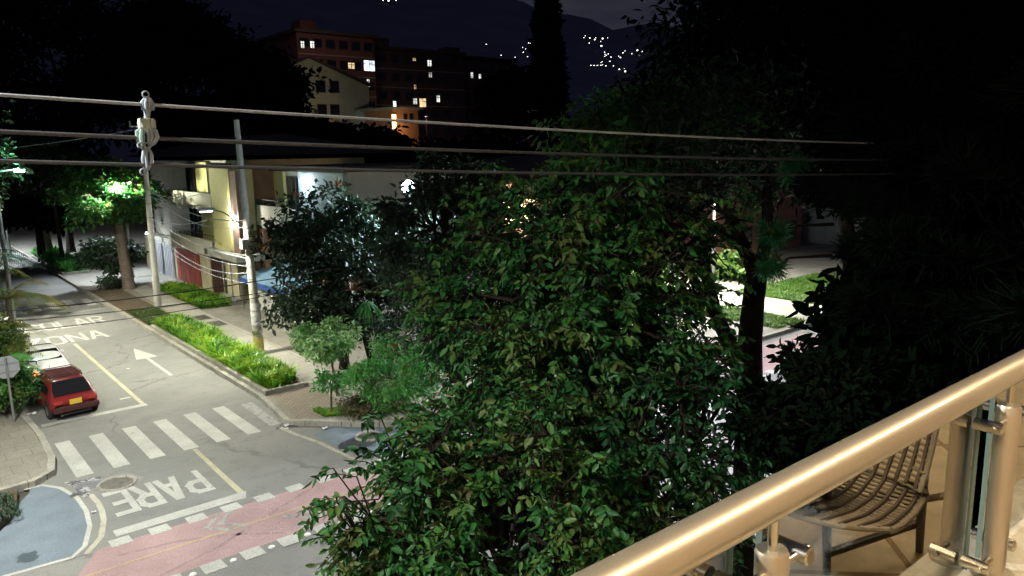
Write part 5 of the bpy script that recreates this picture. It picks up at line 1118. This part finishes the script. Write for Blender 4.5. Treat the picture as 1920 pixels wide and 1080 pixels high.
MB().span((-3, -1.8, 9.45), (6, .45, 9.6)).build('ceiling', mat('ceiling_paint', (.62, .55, .44), .8), BAL)
e = empty('ceiling_lamp', (1.4, -.35, 9.45), 'long slim warm light tube under the balcony ceiling', 'lamp')
MB().box((1.4, -.35, 9.42), (7.4, .06, .055)).build('housing', GREYM, e)
MB().tube([(-2.2, -.35, 9.375), (5.0, -.35, 9.375)], .014, 10).build('tube', mat('warm_lamp_glass', (1, .9, .7), .4, emit=(1, .82, .58), estr=14), e, True)
al = bpy.data.lights.new('ceiling_light', 'AREA'); al.shape = 'RECTANGLE'; al.size = 7.2; al.size_y = .04; al.energy = 112; al.color = (1, .80, .54)
ao = bpy.data.objects.new('ceiling_light', al); ao.location = (1.4, -.35, 9.355); COL.objects.link(ao)
RL = empty('balcony_railing', (1.1, .418, 8 - .742), 'brushed steel balcony railing with round handrail and glass panels', 'railing')
RY, RZ = .418, 8 - .373
MB().tube([(x, RY, RZ) for x in np.linspace(-2.9, 5.9, 12)], .0218, 48).build('handrail', STEEL, RL, True)
GLS = bpy.data.materials.new('railing_glass'); GLS.use_nodes = True; N = GLS.node_tree.nodes; L = GLS.node_tree.links; N.clear()
o_ = N.new('ShaderNodeOutputMaterial'); tr_ = N.new('ShaderNodeBsdfTransparent'); gl_ = N.new('ShaderNodeBsdfGlossy'); mx = N.new('ShaderNodeMixShader'); fr = N.new('ShaderNodeFresnel')
fr.inputs[0].default_value = 2.4; gl_.inputs['Roughness'].default_value = 0.0; gl_.inputs['Color'].default_value = (.95, .95, .9, 1); tr_.inputs[0].default_value = (.13, .15, .14, 1)
ad_ = N.new('ShaderNodeMath'); ad_.operation = 'ADD'; ad_.use_clamp = True; ad_.inputs[1].default_value = .2; L.new(fr.outputs[0], ad_.inputs[0]); L.new(ad_.outputs[0], mx.inputs[0]); L.new(tr_.outputs[0], mx.inputs[1]); L.new(gl_.outputs[0], mx.inputs[2]); L.new(mx.outputs[0], o_.inputs[0])
EDGE = mat('glass_edge', (.10, .14, .12), .2)
GY = .452
posts = [.704 + .709 * k_ for k_ in range(-5, 8)]
for i, x in enumerate(posts):
    if x < -2.8 or x > 5.9: continue
    b = MB().tube([(x, RY, 8 - .742), (x, RY, 8 - .437), (x, RY, 8 - .433)], [.0185, .0185, .0165], 28); b.tube([(x, RY, 8 - .742), (x, RY, 8 - .736)], .034, 24)
    ps = b.build('post', STEEL, RL, True)
    o = MB().tube([(x, RY, 8 - .434), (x, RY, 8 - .395)], .0058, 12).build('pin', STEEL2, ps, True); o.matrix_parent_inverse = Matrix.Identity(4)
    for sx in (-1, 1):
        for zz_ in (.459 + (.0 if sx < 0 else -.0), .705):
            z_ = 8 - zz_; c_ = MB(); xo = x + sx * .058
            c_.tube([(x + sx * .016, RY, z_), (xo + sx * .016, RY, z_)], .0052, 12)
            c_.tube([(xo, RY - .014, z_), (xo, RY - .012, z_), (xo, GY - .0045, z_)], [.0085, .0105, .0105], 18); c_.tube([(xo, GY + .0045, z_), (xo, GY + .02, z_)], .0105, 18)
            o = c_.build('glass_clamp', STEEL2, ps, True); o.matrix_parent_inverse = Matrix.Identity(4)
for x0, x1 in zip(posts[:-1], posts[1:]):
    if x0 < -2.9 or x1 > 5.95: continue
    a_, c_ = x0 + .03, x1 - .03
    g = MB().add([(a_, GY, 8 - .735), (c_, GY, 8 - .735), (c_, GY, 8 - .425), (a_, GY, 8 - .425)], [(0, 1, 2, 3)]).build('glass_panel', GLS, RL)
    b = MB(); b.span((a_ - .002, GY - .004, 8 - .735), (a_, GY + .004, 8 - .425)); b.span((c_, GY - .004, 8 - .735), (c_ + .002, GY + .004, 8 - .425)); b.span((a_, GY - .004, 8 - .425), (c_, GY + .004, 8 - .423))
    o = b.build('glass_edge', EDGE, g); o.matrix_parent_inverse = Matrix.Identity(4)
# woven chair, standing on the balcony and mirrored in the glass (v = point as seen in the mirror)
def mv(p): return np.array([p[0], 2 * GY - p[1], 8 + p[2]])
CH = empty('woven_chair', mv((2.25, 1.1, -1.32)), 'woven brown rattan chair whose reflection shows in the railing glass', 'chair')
CORD = mat('rattan_cord', (.27, .225, .16), .6, noise=(.19, .155, .11), nscale=40); CORDD = mat('dark_rattan', (.05, .03, .018), .6); FRAME = mat('dark_wood_frame', (.035, .02, .012), .5)
SX = [1.83, 1.92, 2.04, 2.15, 2.245, 2.31, 2.37, 2.42, 2.46]; SZ = [-1.0, -1.015, -1.035, -1.035, -1.0, -.92, -.83, -.73, -.63]
def shell(u, v):  # u 0..1 across (near edge to far edge), v 0..1 front to top
    k_ = v * 8; x = float(np.interp(k_, range(9), SX)); z = float(np.interp(k_, range(9), SZ)); c_ = (u - .5) ** 2
    yy = .80 + .48 * u + .05 * v * (1 - 2 * u); yc = .80 + .24
    wv = 1 - .10 * v
    return np.array([x - .35 * c_ * (1 if v > .5 else .3) + (.4 * c_ * (1 - v / .2) if v < .2 else 0), yc + (yy - yc) * wv, z + .08 * c_ * (1 if v < .6 else .1)])
b = MB()
for k_ in range(46):
    v = .02 + k_ / 45 * .97; b.tube([mv(shell(u, v)) for u in np.linspace(0, 1, 17)], .0043, 6)
b.build('weave', CORD, CH, True)
b = MB()
for k_ in range(11): u = (k_ + .5) / 11; b.tube([mv(shell(u, v) + (-.003, 0, .004)) for v in np.linspace(0, 1, 26)], .0065, 6)
b.build('warp', CORDD, CH, True)
b = MB()
for path in ([shell(0, v) for v in np.linspace(0, 1, 26)], [shell(1, v) for v in np.linspace(0, 1, 26)], [shell(u, 0) for u in np.linspace(0, 1, 12)], [shell(u, 1) for u in np.linspace(0, 1, 12)]): b.tube([mv(p_) for p_ in path], .0085, 8)
b.build('shell_rim', CORD, CH, True)
for (px_, py_, tx, ty) in ((2.14, 1.08, 2.05, 1.05), (2.49, .95, 2.34, .90), (2.16, 1.30, 2.05, 1.2), (2.5, 1.28, 2.34, 1.2)):
    MB().tube([mv((px_, py_, -1.32)), mv((tx, ty, -.99))], [.012, .016], 10).build('leg', FRAME, CH, True)
b = MB(); b.tube([mv((2.05, 1.05, -1.06)), mv((2.34, .90, -1.04)), mv((2.34, 1.2, -1.04)), mv((2.05, 1.2, -1.06)), mv((2.05, 1.05, -1.06))], .018, 8); b.tube([mv((2.12, 1.07, -1.24)), mv((2.45, .94, -1.2))], .013, 8); b.build('seat_frame', FRAME, CH, True)
for (ya, yb) in ((.80, .93), (1.28, 1.2)):
    b = MB(); b.tube([mv((2.47, ya + .06, -.80)), mv((2.38, ya + .01, -.86)), mv((2.31, ya - .01, -.92)), mv((2.27, ya, -1.0)), mv((2.3, yb, -1.08))], [.011, .012, .012, .011, .010], 8); b.build('armrest', CORD, CH, True)
# round side table
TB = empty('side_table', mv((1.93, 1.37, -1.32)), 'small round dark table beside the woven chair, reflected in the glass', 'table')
MB().tube([mv((1.93, 1.33, -.905)), mv((1.93, 1.33, -.89))], .33, 36).build('table_top', mat('table_glass', (.12, .13, .10), .25), TB, True); MB().ring(mv((1.93, 1.33, -.90)), .335, .014, (0, 0, 1), 36, 8).build('rim', CORDD, TB, True)
MB().tube([mv((1.93, 1.38, -1.32)), mv((1.93, 1.38, -.905))], .025, 10).build('stem', FRAME, TB, True); MB().tube([mv((1.93, 1.38, -1.32)), mv((1.93, 1.38, -1.30))], .14, 24).build('base', FRAME, TB, True)
# leaves and white post just outside under the rail are part of the tree below
